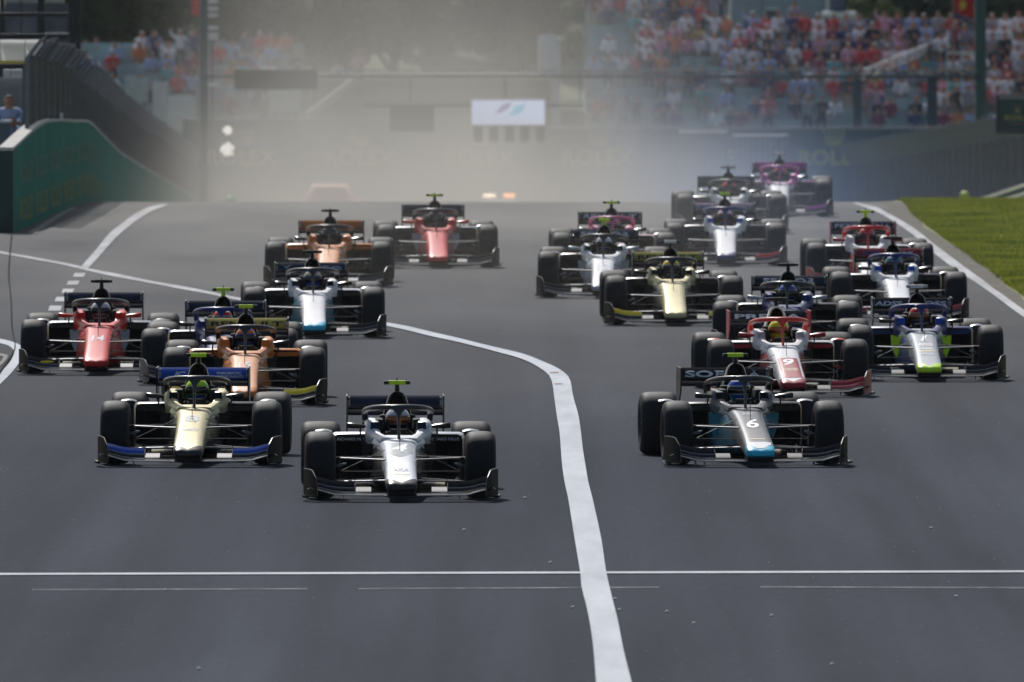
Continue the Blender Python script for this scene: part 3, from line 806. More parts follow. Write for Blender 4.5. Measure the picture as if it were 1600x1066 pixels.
        g = G(); g.tube([(sx * x, -.848, z) for x, z in [(.455, .133), (.60, .135), (.70, .148), (.78, .170), (.845, .180)]], .0042, 6); g2 = g; tp('edge_strip', g2, 'glintstrip', len(TEMPL) - 2)  # bright edge highlight of the flap put in as a pale tube
        g = G(); g.tube([(sx * x, -.905, z) for x, z in [(.455, .098), (.60, .099), (.70, .114), (.78, .136), (.845, .146)]], .0042, 6); tp('edge_strip', g, 'glintstrip', len(TEMPL) - 2)  # same painted highlight along the lower flap
        g = G(); g.loft([foil(sx * x, -.93, -.80, .096, .140, .010) for x in (.295, .38, .445)]); tp('inner_flap', g, 'inflap', fw, True, 60)
        g = G(); g.plate([(sx * .45, -.95, .08), (sx * .45, -.70, .11), (sx * .45, -.68, .20), (sx * .45, -.82, .16)], .005); g.tube([(sx * .45, -.72, .17), (sx * .45, -.70, .235)], .004, 6, up=(0, 1, 0)); tp('flap_divider', g, 'carbon', fw)
        g = G(); g.tube([(sx * x, y, z) for x, y, z in [(.17, -1.112, .068), (.45, -1.086, .068), (.65, -1.066, .074), (.74, -1.036, .100), (.82, -1.004, .120)]], .0045, 6); tp('edge_strip', g, 'glintstrip', fw)  # leading edge highlight of the main plane, added as a pale tube
        # endplate, turned outwards
        g = G(); sec = []
        for x, y, zb, zt in [(.822, -1.08, .045, .175), (.835, -1.04, .04, .235), (.868, -.93, .038, .302), (.895, -.80, .038, .310), (.925, -.62, .04, .310), (.945, -.46, .045, .306)]:
            sec.append([(sx * (x - .006), y, zb), (sx * (x + .006), y, zb), (sx * (x + .006), y, zt), (sx * (x - .006), y, zt)])
        g.loft(sec); ep = tp('endplate', g, 'fwend', fw)
        g = G(); g.tube([(sx * x, y, z) for x, y, z in [(.820, -1.085, .06), (.820, -1.085, .175), (.833, -1.045, .237), (.866, -.935, .305), (.895, -.80, .314), (.925, -.62, .314), (.945, -.46, .309)]], .0035, 6); tp('edge_strip', g, 'steel', ep)  # light outline of the endplate imitated by an added tube
        g = G(); g.tube([(sx * .83, -1.1, .045), (sx * .88, -1.0, .04), (sx * .93, -.8, .042), (sx * .955, -.5, .055)], [.012, .02, .024, .016], 8, flat=.5); g.tube([(sx * .90, -.95, .05), (sx * .955, -.90, .052), (sx * .972, -.80, .08)], [.01, .012, .006], 6)
        g.tube([(sx * .835, -1.05, .10), (sx * .88, -.99, .135), (sx * .915, -.86, .12)], [.006, .018, .006], 8, flat=.6)
        tp('foot_plate', g, 'carbon', fw)
        g = G()
        for k in range(3):
            xx = sx * (.56 + .09 * k); g.plate([(xx, -.98, .03), (xx, -.80, .03), (xx + sx * .01, -.80, .08), (xx + sx * .01, -.98, .07)], .004)
        tp('wing_strake', g, 'carbon', fw)
    # rear wing
    g = G(); g.loft([foil(x, 3.72, 3.83, .700, .770, .02) for x in (-.475, -.2, 0, .2, .475)]); rw = tp('rear_wing', g, 'carbon', None, True, 60)
    g = G(); g.loft([[(x, 3.835, .768), (x, 3.828, .80), (x, 3.86, .85), (x, 3.915, .893), (x, 3.921, .889), (x, 3.875, .845), (x, 3.846, .80), (x, 3.845, .768)] for x in (-.47, -.2, 0, .2, .47)])
    tp('rear_flap', g, 'rflap', rw, True, 60)
    for sx in (-1, 1):
        g = G(); X = sx * .482
        g.plate([(X, 3.42, .86), (X, 3.45, .900), (X, 4.05, .905), (X, 4.07, .60), (X, 3.98, .40), (X, 3.70, .34), (X, 3.66, .55), (X, 3.46, .66)], .014)
        tp('endplate', g, 'rwend', rw)
        g = G(); g.plate([(sx * .448, 3.825, .79), (sx * .466, 3.825, .79), (sx * .466, 3.855, .85), (sx * .448, 3.855, .85)], .006); g.plate([(sx * .448, 3.87, .868), (sx * .466, 3.87, .868), (sx * .466, 3.895, .888), (sx * .448, 3.895, .888)], .006)
        tp('wing_bracket', g, 'winglet', rw)
        g = G(); g.tube([(sx * .06, 3.6, .35), (sx * .06, 3.72, .75)], .014, 8, flat=.5, up=(0, 1, 0)); tp('wing_support', g, 'carbon', rw)
    g = G(); g.loft([foil(x, 3.7, 3.85, .40, .42, .02) for x in (-.475, 0, .475)]); tp('beam_wing', g, 'carbon', rw, True, 60)
build_car_template()

# driver meshes
def driver_mesh():
    J = {'pelvis': (0, 2.0, .22, .15), 'chest': (0, 1.86, .47, .155), 'neck': (0, 1.83, .60, .06), 'head': (0, 1.80, .70, .085),
         'shl': (-.16, 1.82, .53, .06), 'ell': (-.19, 1.58, .49, .045), 'hal': (-.10, 1.36, .60, .035), 'shr': (.16, 1.82, .53, .06), 'elr': (.19, 1.58, .49, .045), 'har': (.10, 1.36, .60, .035),
         'knl': (-.09, 1.25, .36, .06), 'ftl': (-.07, .8, .26, .04), 'knr': (.09, 1.25, .36, .06), 'ftr': (.07, .8, .26, .04)}
    E = [('pelvis', 'chest'), ('chest', 'neck'), ('neck', 'head'), ('chest', 'shl'), ('shl', 'ell'), ('ell', 'hal'), ('chest', 'shr'), ('shr', 'elr'), ('elr', 'har'), ('pelvis', 'knl'), ('knl', 'ftl'), ('pelvis', 'knr'), ('knr', 'ftr')]
    me, near = skin_body('driver', J, E, 1)
    me.polygons.foreach_set('material_index', [1 if near(p.center) in ('hal', 'har') else 0 for p in me.polygons])
    me.materials.append(None); me.materials.append(None)
    return me
ME_DRIVER = driver_mesh()
HC = Vector((0, 1.785, .712))
def shell(bands, r, mi=0):
    pass
def helmet_parts():
    out = {}
    rx, ry, rz = .124, .148, .134
    def pt(a, e, k=1.0):   # a: 0 = facing -Y
        q = cos(e)
        x = rx * k * q * sin(a); y = -ry * k * q * cos(a); z = rz * k * sin(e)
        if z < -0.03: x *= .93; y *= .95
        return (HC.x + x, HC.y + y, HC.z + z)
    def patch(name, a0, a1, e0, e1, k, na, ne, slot):
        g = G(); rings = [[pt(a0 + (a1 - a0) * i / na, e0 + (e1 - e0) * j / ne, k) for i in range(na + 1)] for j in range(ne + 1)]
        g.loft(rings, 0, (False, False), False)
        me = g.mesh(name); me.materials.append(None); out[name] = me
    patch('helmet', 0, 2 * pi, -pi / 2 * .75, pi / 2, 1.0, 32, 16, 0)
    patch('helmet_stripe', -pi, pi, .42, .80, 1.012, 32, 5, 0)
    patch('visor', -1.25, 1.25, -.22, .34, 1.02, 16, 6, 0)
    patch('chin_guard', -.9, .9, -.95, -.30, 1.015, 14, 5, 0)
    return out
HP = helmet_parts()

def car(cfg):
    yb = cfg['yb']
    Yw = gp(0, yb).y
    Yf = Yw + 1.05
    ppm = F / Yf
    xf = (cfg['x'] - 800) / F * Yf
    Yr = Yf + 3.135
    xr = (cfg['x'] + cfg['dx'] - 800) / F * Yr
    rz = -math.atan2(xr - xf, 3.135)
    root = empty('race_car', (xf, Yf, 0.0), rz)
    tag(root, cfg['label'], 'race car', 'single-seater race cars charging down the track')
    c = lambda k, d: P[cfg.get(k, d)] if isinstance(cfg.get(k, d), str) else cfg.get(k, d)
    R = {'tip': c('tip', 'black'), 'nose': c('nose', 'white'), 'flank': c('flank', 'black'), 'cockpit': c('cockpit', cfg.get('nose', 'white')), 'sidepanel': c('panel', 'navy'),
         'halo': c('halo', 'darkgrey'), 'halod': c('halo', 'carbon'), 'airbox': c('airbox', 'black'), 'rimcol': c('rim', 'black'), 'stem': c('stem', 'black'),
         'pod': c('pod', 'lime'), 'podend': c('podend', 'black'), 'mirror': c('mirror', 'black'), 'mglass': M_MIRROR, 'podbody': c('side', 'black'), 'podlow': c('podlow', 'black'), 'inflap': c('inflap', 'midgrey'), 'lip': c('lip', 'black'), 'winglet': c('winglet', 'lightgrey'), 'vane': c('vane', 'carbon'),
         'steel': M_STEEL, 'glintstrip': P['lightgrey'], 'carbon': P['carbon'], 'dark': M_DARK, 'rim': M_RIM, 'tyre': M_TYRE, 'band': M_BANDY if cfg.get('band') == 'y' else M_BANDR, 'rainl': P['red'],
         'flap': c('flap', 'carbon'), 'flap2': c('flap2', 'carbon'), 'fwend': c('fwend', 'endcarbon'), 'rflap': c('rflap', 'navy'), 'rwend': c('rwend', 'black')}
    obs = []
    for name, me, roles, par in TEMPL:
        o = bpy.data.objects.new(name, me); COL.objects.link(o)
        o.parent = obs[par] if par is not None else root
        for i, r in enumerate(roles):
            o.material_slots[i].link = 'OBJECT'; o.material_slots[i].material = R[r]
        obs.append(o)
    byname = {}
    for o, t in zip(obs, TEMPL): byname.setdefault(t[0], []).append(o)
    # rear wing lettering on the flap face
    rw = byname['rear_wing'][0]
    def flap_pt(x, v):   # v 0..1 across the flap's face
        z = .782 + v * .092
        y = np.interp(z, [.768, .80, .85, .893], [3.835, 3.828, 3.86, 3.915]) - .003
        return (x, y, z)
    for s, xc, wd, v0, vh, m_, sh in cfg.get('wing', []):
        lettering('lettering', s, lambda u, v: flap_pt(xc + u * wd, v0 + v * vh), m_, rw, 0.035, sh)
    ns = byname['nose'][0]
    for s, xc, yc, wd, ln, m_, sh in cfg.get('nosetext', []):
        def fn(u, v):
            y = yc + (v - .5) * ln; x = xc + u * wd
            return (x, y, nose_top(x, y))
        lettering('race_number' if s.isdigit() else 'lettering', s, fn, m_, ns, 0.02, sh)
    for poly, m_ in cfg.get('nosepatch', []):
        # patch on the nose top: rows of (y, x0, x1)
        g = G(); rows = []
        for (ya, a0, a1), (yb_, b0, b1) in zip(poly, poly[1:]):
            for k in range(5):
                t = k / 5; rows.append((ya + (yb_ - ya) * t, a0 + (b0 - a0) * t, a1 + (b1 - a1) * t))
        rows.append(poly[-1])
        g.loft([[(x, y, nose_top(x, y, .0018)) for x in np.linspace(x0, x1, 9)] for y, x0, x1 in rows], 0, (False, False), False)
        put('nose_patch', g, m_, ns)
    for sx, s in cfg.get('podtext', []):
        def fn(u, v, sx=sx):
            return (sx * .45 + u * .30, 1.646, .516 + v * .026)
        lettering('lettering', s, fn, M_WHITEPRINT, byname['sidepod'][0 if sx < 0 else 1], 0.0)
    if 'flapspot' in cfg:
        for k in (0, 1):
            o = byname['upper_flap'][k]; sx = -1 if k == 0 else 1
            g = G(); n = 16; cx_, cz_ = sx * .60, .163
            g.add([(cx_ + .085 * cos(2 * pi * q / n), -.848 + (cz_ + .014 * sin(2 * pi * q / n) - .137) * .9, cz_ + .014 * sin(2 * pi * q / n)) for q in range(n)], [tuple(range(n))]); put('flap_emblem', g, P['yellow'], o, False)
    if 'flaptext' in cfg:
        for k in (0, 1):
            o = byname['upper_flap'][k]; sx = -1 if k == 0 else 1
            lettering('lettering', cfg['flaptext'], lambda u, v: (sx * .60 + u * .22, -.850 + (.150 + v * .02 - .137) * .9, .150 + v * .02), M_WHITEPRINT, o)
    # driver
    d = bpy.data.objects.new('person', ME_DRIVER); COL.objects.link(d)
    d.location = root.location; d.rotation_euler.z = rz
    for i, m_ in enumerate([M_SUITW if cfg.get('suitw') else M_SUIT, M_DARK]):
        d.material_slots[i].link = 'OBJECT'; d.material_slots[i].material = m_
    tag(d, cfg['driver'], 'racing driver', 'drivers sitting in the race cars')
    hc = cfg['helmet']
    hm = None
    for nm, col in (('helmet', hc[0]), ('helmet_stripe', hc[1]), ('visor', None), ('chin_guard', hc[2])):
        o = bpy.data.objects.new(nm, HP[nm]); COL.objects.link(o)
        o.parent = d if hm is None else hm
        if hm is None: hm = o
        o.material_slots[0].link = 'OBJECT'
        o.material_slots[0].material = (P[col] if col else (M_VISORO if cfg.get('visor') == 'o' else M_VISOR))
    return root

W = M_WHITEPRINT
CARS = [
 dict(x=625.2, yb=785, dx=-6.7, nose='silver', tip='black', cockpit='silver', side='silver', flank='black', rflap='navy', pod='lime', panel='navy',
      helmet=('lightgrey', 'silver', 'navy'), visor='o', wing=[], nosetext=[('4', 0, .40, .16, .40, W, .25), ('AXIA', 0, -.66, .15, .14, M_GREYPRINT, 0)],
      nosepatch=[([(.68, -.135, .135), (.2, -.13, .13), (.02, -.07, .07), (-.05, -.01, .01)], P['lightgrey']), ([(-.84, -.08, .08), (-.88, -.08, .08)], M_GOLDPRINT)],
      podtext=[(-1, 'RICHARD MILLE'), (1, 'RICHARD MILLE')],
      label='silver and black race car number 4, nearest the camera left of the thick white line', driver='racing driver in silver helmet with orange visor in the nearest silver car'),
 dict(x=1175.6, yb=731, dx=-36.5, nose='grey', tip='cyan', cockpit='grey', side='black', flank='teal', vane='teal', rflap='black', pod='lime', winglet='lightgrey', panel='black',
      helmet=('white', 'blue', 'blue'), wing=[('SOFINA', 0, .82, .12, .74, W, 0)], nosetext=[('6', 0, .02, .13, .46, W, .2), ('BWT', 0, .55, .11, .14, M_GREYPRINT, 0)],
      nosepatch=[([(-.72, -.075, .075), (-.76, -.075, .075)], M_GOLDPRINT), ([(-.88, -.125, .125), (-.98, -.12, .12), (-1.10, -.05, .05), (-1.12, -.01, .01)], P['white'])],
      label='dark grey race car number 6 with cyan nose tip, right of the thick line', driver='racing driver in white and blue helmet in the grey car with cyan nose tip'),
 dict(x=298.7, yb=731, dx=15.7, nose='gold', tip='black', cockpit='gold', side='black', flank='black', rflap='blue', flap='blue', pod='lime', panel='black',
      helmet=('lime', 'lime', 'blue'), wing=[('PNEUMATIC', .27, .26, .42, .30, W, 0), ('COMPONENTS', .28, .28, .04, .28, W, 0), ('IC', -.25, .12, .15, .6, W, .3)], nosetext=[('8', 0, .30, .15, .34, M_GREYPRINT, 0), ('CARMENTUM', 0, -.30, .17, .14, M_GREYPRINT, 0)],
      label='pale gold race car with black nose tip and blue wing flaps, nearest on the left', driver='racing driver in yellow-green and blue helmet in the pale gold and blue car'),
 dict(x=382, yb=636, dx=3, nose='noseorange', tip='orange', cockpit='orange', side='orange', flank='orange', rflap='mustard', flap='yellow', pod='lime', lip='orange', band='y', panel='orange',
      helmet=('blue', 'orange', 'blue'), wing=[('RENAULT', 0, .84, .16, .62, M_DARKPRINT, 0)], nosetext=[('15', 0, .15, .15, .40, M_GREYPRINT, 0)],
      label='orange race car number 15 with yellow rear wing, behind the gold and blue car', driver='racing driver in blue and orange helmet in the orange car with yellow rear wing'),
 dict(x=343, yb=603, dx=8, nose='darkblue', tip='red', cockpit='darkblue', side='darkblue', flank='darkblue', halo='darkblue', rflap='navy', flap='navy', fwend='navy', pod='lime', stem='lime', panel='darkblue',
      helmet=('white', 'red', 'white'), wing=[],
      label='dark blue race car half hidden behind the orange one, lime camera pod', driver='racing driver in white and red helmet in the dark blue car beside the orange one'),
 dict(x=152.4, yb=587, dx=8.5, nose='red', tip='red', cockpit='red', side='lightgrey', flank='red', vane='lightgrey', flapspot=1, rflap='navy', pod='black', mirror='red', panel='red',
      helmet=('white', 'white', 'grey'), wing=[], nosetext=[('14', 0, .05, .16, .36, M_GREYPRINT, .1)],
      label='red race car with red mirrors, farthest left beside the dashed pit line', driver='racing driver in plain white helmet in the leftmost red car'),
 dict(x=490, yb=530, dx=-3, nose='white', tip='cyan', cockpit='white', side='white', flank='teal', rflap='navy', pod='black', panel='black',
      helmet=('blue', 'gold', 'blue'), wing=[('Y', -.33, .15, .10, .75, M_GREYPRINT, 0), ('se', .27, .28, .10, .65, M_GREYPRINT, 0)],
      label='white race car with teal flanks and cyan nose tip behind the orange number 15', driver='racing driver in blue and gold helmet in the white and teal car'),
 dict(x=513, yb=450, dx=4, lip='orange', nose='noseorange', tip='orange', cockpit='orange', side='orange', flank='orange', rflap='orange', pod='black', panel='orange',
      helmet=('grey', 'black', 'grey'), wing=[],
      label='orange race car with orange rear wing in the dust behind the white and teal car', driver='racing driver in dark grey helmet in the orange car with orange rear wing'),
 dict(x=683, yb=420, dx=-5.5, nose='red', tip='red', cockpit='red', side='lightgrey', flank='crimson', vane='lightgrey', rflap='navy', pod='lime', mirror='red', panel='red',
      helmet=('black', 'grey', 'black'), wing=[],
      label='red race car farthest back left of the middle, lime camera pod on top', driver='racing driver in black helmet in the hindmost red car left of the middle'),
 dict(x=942, yb=467, dx=3, nose='white', tip='lightgrey', cockpit='white', side='black', flank='lightgrey', vane='lightgrey', rflap='navy', pod='lime', stem='lime', mirror='lightgrey', panel='black',
      helmet=('white', 'white', 'darkblue'), wing=[('SENSOR', 0, .72, .14, .68, W, 0)], nosetext=[('12', 0, .05, .17, .42, M_GREYPRINT, 0)],
      label='white race car number 12 beside the gold car with yellow rear wing', driver='racing driver in white and dark blue helmet in white car number 12'),
 dict(x=959, yb=434, dx=-5, nose='palepink', tip='pink', cockpit='pink', side='palepink', flank='pink', halo='pink', rflap='navy', pod='lime', panel='pink',
      helmet=('palepink', 'pink', 'grey'), wing=[('RENAULT', 0, .82, .16, .68, W, 0)],
      label='pink race car mostly hidden behind white car number 12', driver='racing driver in pink helmet in the car behind white number 12'),
 dict(x=1053, yb=510, dx=-8, nose='gold', tip='gold', cockpit='gold', side='black', flank='black', rflap='mustard', flap='yellow', pod='white', podend='black', panel='black',
      helmet=('white', 'yellow', 'grey'), wing=[('RENAULT', 0, .82, .16, .62, M_DARKPRINT, 0)],
      label='pale gold race car with yellow rear wing right of white car number 12', driver='racing driver in white and yellow helmet in the gold car with yellow rear wing'),
 dict(x=1134, yb=417, dx=-2, nose='white', tip='darkblue', cockpit='white', side='navy', flank='navy', halo='darkblue', rflap='palepink', flap='red', pod='lime', panel='blue',
      helmet=('red', 'white', 'red'), wing=[('BWT', -.3, .16, .2, .6, M_BLUEPRINT, .3)],
      label='white-nosed race car with blue halo and red wing flaps behind the gold car', driver='racing driver in red and white helmet in the car with red wing flaps'),
 dict(x=1143, yb=366, dx=-7, nose='white', tip='black', cockpit='white', side='black', flank='black', rflap='grey', pod='lightgrey', podend='lightgrey', panel='black',
      helmet=('red', 'red', 'red'), wing=[],
      label='white-nosed black race car second from the back, tight behind the red-flapped one', driver='racing driver in bright red helmet in the second hindmost car'),
 dict(x=1218, yb=340, dx=0, nose='white', tip='magenta', cockpit='magenta', side='purple', flank='purple', halo='magenta', rflap='magenta', flap='magenta', pod='white', podend='lightgrey', panel='magenta',
      helmet=('lightgrey', 'red', 'orange'), wing=[],
      label='pink and purple race car, the farthest one at the crest of the track', driver='racing driver in grey, red and orange helmet in the farthest pink car'),
 dict(x=1359, yb=452, dx=-9, nose='white', tip='red', cockpit='white', side='white', flank='red', halo='red', rflap='navy', rwend='crimson', flap='crimson', flap2='crimson', fwend='crimson', pod='lime', stem='lime', mirror='crimson', panel='white',
      helmet=('lightgrey', 'red', 'crimson'), wing=[('PERTAMINA', 0, .84, .16, .66, W, 0)],
      label='red and white race car with lime camera pod nearest the grass verge at the back', driver='racing driver in red and grey helmet in the rear red and white car'),
 dict(x=1403.4, yb=503, dx=-12, nose='white', tip='darkblue', cockpit='white', side='navy', flank='navy', halo='darkblue', rflap='crimson', flap='crimson', pod='black', panel='blue',
      helmet=('lightgrey', 'teal', 'grey'), wing=[('STR', -.25, .25, .15, .6, M_BLUEPRINT, .3), ('LINK', .24, .22, .15, .6, W, .3)],
      label='white-nosed navy race car with red rear wing between the blue car and the grass', driver='racing driver in pale grey and teal helmet in the navy car with red rear wing'),
 dict(x=1228.7, yb=555, dx=4, nose='darkblue', tip='darkblue', cockpit='darkblue', side='navy', flank='darkblue', rflap='navy', pod='black', mirror='lightgrey', panel='darkblue',
      helmet=('lightgrey', 'blue', 'darkblue'), wing=[('SENSOR', 0, .68, .14, .70, W, 0)],
      label='dark blue race car hidden behind red and white number 9, pale mirrors', driver='racing driver in grey and blue helmet in the dark blue car behind number 9'),
 dict(x=1231, yb=622, dx=-25, lip='crimson', nose='white', tip='crimson', cockpit='white', side='white', flank='crimson', halo='redlight', airbox='white', rim='white', rflap='black', rwend='crimson', flap='crimson', flap2='crimson', fwend='crimson', pod='black', mirror='crimson', winglet='redlight', panel='lightgrey',
      helmet=('lime', 'yellow', 'lime'), visor='o', wing=[('PREMA', 0, .80, .18, .60, W, 0)],
      nosepatch=[([(.10, -.15, .15), (-.3, -.149, .149), (-.9, -.145, .145), (-1.0, -.12, .12)], P['crimson'])],
      nosetext=[('9', 0, -.15, .13, .36, W, .2), ('HARDPIPE', 0, -.58, .17, .14, M_GOLDPRINT, 0)],
      label='red and white race car number 9 with red halo, behind the grey and cyan car', driver='racing driver in green and yellow helmet in red and white car number 9'),
 dict(x=1446, yb=597, dx=-18, lip='darkblue', nose='lightgrey', tip='lime', cockpit='darkblue', side='darkblue', flank='darkblue', vane='lime', halo='darkblue', airbox='darkblue', rflap='black', pod='white', podend='lightgrey', panel='blue',
      helmet=('gold', 'red', 'grey'), visor='o', wing=[('ADSS', -.28, .34, .15, .6, W, .1), ('OSS', .29, .28, .15, .6, W, .1)],
      nosetext=[('1', 0, .42, .10, .36, W, .2), ('ADSS', 0, .02, .18, .18, M_WHITEPRINT, 0), ('Gravic', 0, -.22, .16, .13, M_WHITEPRINT, 0), ('CARLIN', 0, -.58, .16, .09, M_GREYPRINT, 0)],
      nosepatch=[([(-.34, -.11, .11), (-.42, -.11, .11)], M_GOLDPRINT)],
      label='blue race car with lime nose tip, rightmost in the front group', driver='racing driver in gold, red and white helmet in the blue car with lime nose tip'),
]
for cfg in CARS: car(cfg)

# ------------------------------------------------------------------ left pit wall with its fence
WALL = [(302, -8.42, 1.39), (304, -8.36, 1.46), (307, -8.29, 1.56), (311, -8.22, 1.65), (315, -8.16, 1.68), (320, -8.07, 1.62), (328, -7.97, 1.52), (336, -8.0, 1.50), (345, -8.1, 1.5), (380, -8.6, 1.5), (416, -9.1, 1.5), (470, -9.6, 1.5), (522, -10.0, 1.5), (580, -10.5, 1.5), (640, -10.9, 1.5)]
def wall_x(Y): return float(np.interp(Y, [w[0] for w in WALL], [w[1] for w in WALL]))
def wall_h(Y): return float(np.interp(Y, [w[0] for w in WALL], [w[2] for w in WALL]))
M_GREENW = mat('green_wall_paint', (0.026, 0.18, 0.135), 0.85, var=0.18, vscale=0.6, spec=0.04)
M_ENDW = mat('dark_green_paint', (0.010, 0.045, 0.045), 0.5, var=0.15)
M_CAP = mat('wall_cap_concrete', (0.40, 0.39, 0.36), 0.8, var=0.15)
pw = empty('pit_wall', (-8.4, 302, 0))
tag(pw, 'curved dark green pit wall with yellow lettering along the left edge of the track', 'wall')
pwi = Matrix.Translation(-Vector(pw.location))
ysw = sorted(set([w[0] for w in WALL] + list(range(310, 345, 3)) + list(range(350, 640, 15))))
def loc_(v): return (v[0] + 8.4, v[1] - 302, v[2])
for a, b in zip(ysw, ysw[1:]):
    pass
seg_edges = [302, 306, 310, 314, 318, 322, 326, 330, 335, 341, 350, 365, 385, 405, 430, 460, 500, 550, 600, 640]
for a, b in zip(seg_edges, seg_edges[1:]):
    g = G(); n = max(2, int((b - a) / 2) + 1) if b < 350 else 3; rings = []
    for k in range(n):
        y = a + (b - a - .02) * k / (n - 1); x = wall_x(y); h = wall_h(y); z0 = ground_z(y)
        rings.append([loc_(p) for p in [(x - .22, y, z0 - .1), (x, y, z0 - .1), (x, y, z0 + h), (x - .22, y, z0 + h)]])
    g.loft(rings); put('wall_panel', g, M_GREENW, pw, True, 30)
    g = G(); rings = []
    for k in range(n):
        y = a + (b - a - .02) * k / (n - 1); x = wall_x(y); h = wall_h(y); z0 = ground_z(y)
        rings.append([loc_(p) for p in [(x - .24, y, z0 + h + .002), (x + .01, y, z0 + h + .002), (x + .01, y, z0 + h + .05), (x - .24, y, z0 + h + .05)]])
    g.loft(rings); put('wall_cap', g, M_CAP, pw, True, 30)
g = G(); g.bbox((wall_x(302) - .15 + 8.4, -.06, .69), (.34, .08, 1.42), .02); put('end_plate', g, M_ENDW, pw)
M_YEL = mat('faded_yellow_print', (0.10, 0.20, 0.06), 0.8, var=0.2)
M_YELD = mat('dim_yellow_print', (0.045, 0.17, 0.10), 0.8)
for k in range(13):
    y0 = 304 + k * 6.0
    if y0 > 360: break
    for (zb, zh, m_) in ((.14, .40, M_YEL), (.78, .36, M_YELD)):
        def fn(u, v, y0=y0, zb=zb, zh=zh):
            y = y0 + (.5 + u) * 5.0
            return loc_((wall_x(y) + .008, y, ground_z(y) + zb + v * zh))
        lettering('lettering', 'ROLEX', fn, m_, pw, 0.03)

M_FENCE = mat('fence_steel', (0.055, 0.062, 0.072), 0.55, 0.3, var=0.2)
M_POST = mat('fence_post_steel', (0.16, 0.18, 0.20), 0.45, 0.5, var=0.2)
M_FENCE2 = mat('fence_mesh_steel', (0.022, 0.024, 0.030), 0.6, 0.2, var=0.2)
M_HOOK = mat('fence_hook_steel', (0.17, 0.18, 0.20), 0.6, 0.2, var=0.25)
def panel_mesh(L, h, name, hook=None):
    """wire panel lying in the local YZ plane, length L along +Y; hook = (dx, dz) of the leaning top"""
    g = G()
    n = int(L / 0.16)
    for k in range(n):
        y = L * (k + .5) / n; g.box((0, y, h / 2), (.012, .075, h))
    for k in range(4): g.box((0, L / 2, h * (k + .5) / 4), (.010, L, .012))
    if hook:
        dx, dz = hook
        for k in range(n):
            y = L * (k + .5) / n
            g.plate([(0, y - .025, h), (0, y + .025, h), (dx, y + .025, h + dz), (dx, y - .025, h + dz)], .012, 1)
        for k in range(3):
            t = (k + .7) / 3; g.box((dx * t, L / 2, h + dz * t), (.012, L, .014))
    return g.mesh(name, False)
# left debris fence: posts stand on the pit wall
lf = empty('debris_fence', (-8.4, 310, 1.5))
tag(lf, 'tall dark debris fence with tilted top standing on the green pit wall at left', 'fence')
pts_f = [309.0]
while pts_f[-1] < 636: pts_f.append(pts_f[-1] + (2.5 if pts_f[-1] < 345 else 5.0))
PANEL = {}
def fence_top(y): return float(np.interp(y, [309, 318, 336, 365, 420, 490, 580], [2.87, 2.72, 2.26, 2.44, 2.60, 2.70, 2.80]))
for a, b in zip(pts_f, pts_f[1:]):
    xa, xb = wall_x(a) - .11, wall_x(b) - .11
    za = ground_z(a) + wall_h(a) + .05; zb_ = ground_z(b) + wall_h(b) + .05
    hp_ = ground_z(a) + fence_top(a) - za
    # post with leaning head
    g = G(); g.box((0, 0, hp_ / 2), (.07, .07, hp_)); g.plate([(-.03, 0, hp_), (.03, 0, hp_ - .03), (.27, 0, hp_ + .30), (.23, 0, hp_ + .34)], .16)
    put('fence_post', g, M_POST, lf, False, loc=(xa + 8.4, a - 310, za - 1.5))
    key = (round(b - a, 1), round(hp_, 1))
    if key not in PANEL: PANEL[key] = panel_mesh(b - a, hp_, 'fence_panel', (.24, .32))
    o = link('fence_panel', PANEL[key], [M_FENCE2, M_HOOK], lf)
    # shear along the falling ground by tilting
    o.location = (xa + 8.4, a - 310, za - 1.5)
    o.rotation_euler = (math.atan2(zb_ - za, b - a), 0, -math.atan2(xb - xa, b - a))
# two small white clamps
g = G(); g.bbox((0, 0, 0), (.05, .05, .1), .01)
for px, py, Y in [(154, 100, 372), (131, 123, 340), (96, 181, 316)]:
    p = at(px, py, Y); put('clamp_plate', g, P['white'], lf, loc=(p.x + 8.4, p.y - 310, p.z - 1.5))

# ------------------------------------------------------------------ pit stand at far left
TX, TY_ = at(60, 60, 320).x, 320
tw = empty('timing_tower', (-9.9, 362, 0))
tag(tw, 'dark steel framed tower with glazed bays at the top left corner', 'tower')
M_TOWER = mat('tower_steel', (0.018, 0.022, 0.028), 0.5, 0.2, var=0.2)
M_GLASS = mat('tower_glass', (0.17, 0.19, 0.25), 0.45, 0.0, var=0.35, vscale=1.2)
def tloc(p): return (p.x + 9.9, p.y - 362, p.z)
def colbox(px0, px1, py0, py1, Y, dep, name, m_, par, off, fn=None):
    a = at(px0, py1, Y); b = at(px1, py0, Y)
    g = G(); g.bbox(((a.x + b.x) / 2 - off[0], Y + dep / 2 - off[1], (a.z + b.z) / 2 - off[2]), (b.x - a.x, dep, b.z - a.z), min(.008, (b.x - a.x) / 4))
    return put(name, g, m_, par)
OT = (-9.9, 362, 0)
for x0, x1 in ((-30, -8), (0, 7), (59, 69), (107, 117), (118, 126)): colbox(x0, x1, -60, 300, 362, .12, 'tower_column', M_TOWER, tw, OT)
for y0, y1 in ((-20, -12), (20, 26), (53, 62)): colbox(-30, 107, y0, y1, 320.86, .12, 'tower_beam', M_TOWER, tw, OT)
colbox(-30, 126, -75, -60, 360.4, 3.2, 'tower_roof', M_TOWER, tw, OT)
for x0, x1 in ((8, 32), (34, 58), (70, 106)):
    colbox(x0, x1, 27, 52, 362.3, .03, 'window_pane', M_GLASS, tw, OT)
    colbox(x0, x1, 5, 19, 362.5, .03, 'window_pane', M_GLASS, tw, OT)
for x0, x1 in ((8, 31), (34, 58), (70, 100)): colbox(x0, x1, -11, 5, 362.6, .3, 'blind', P['white'], tw, OT)
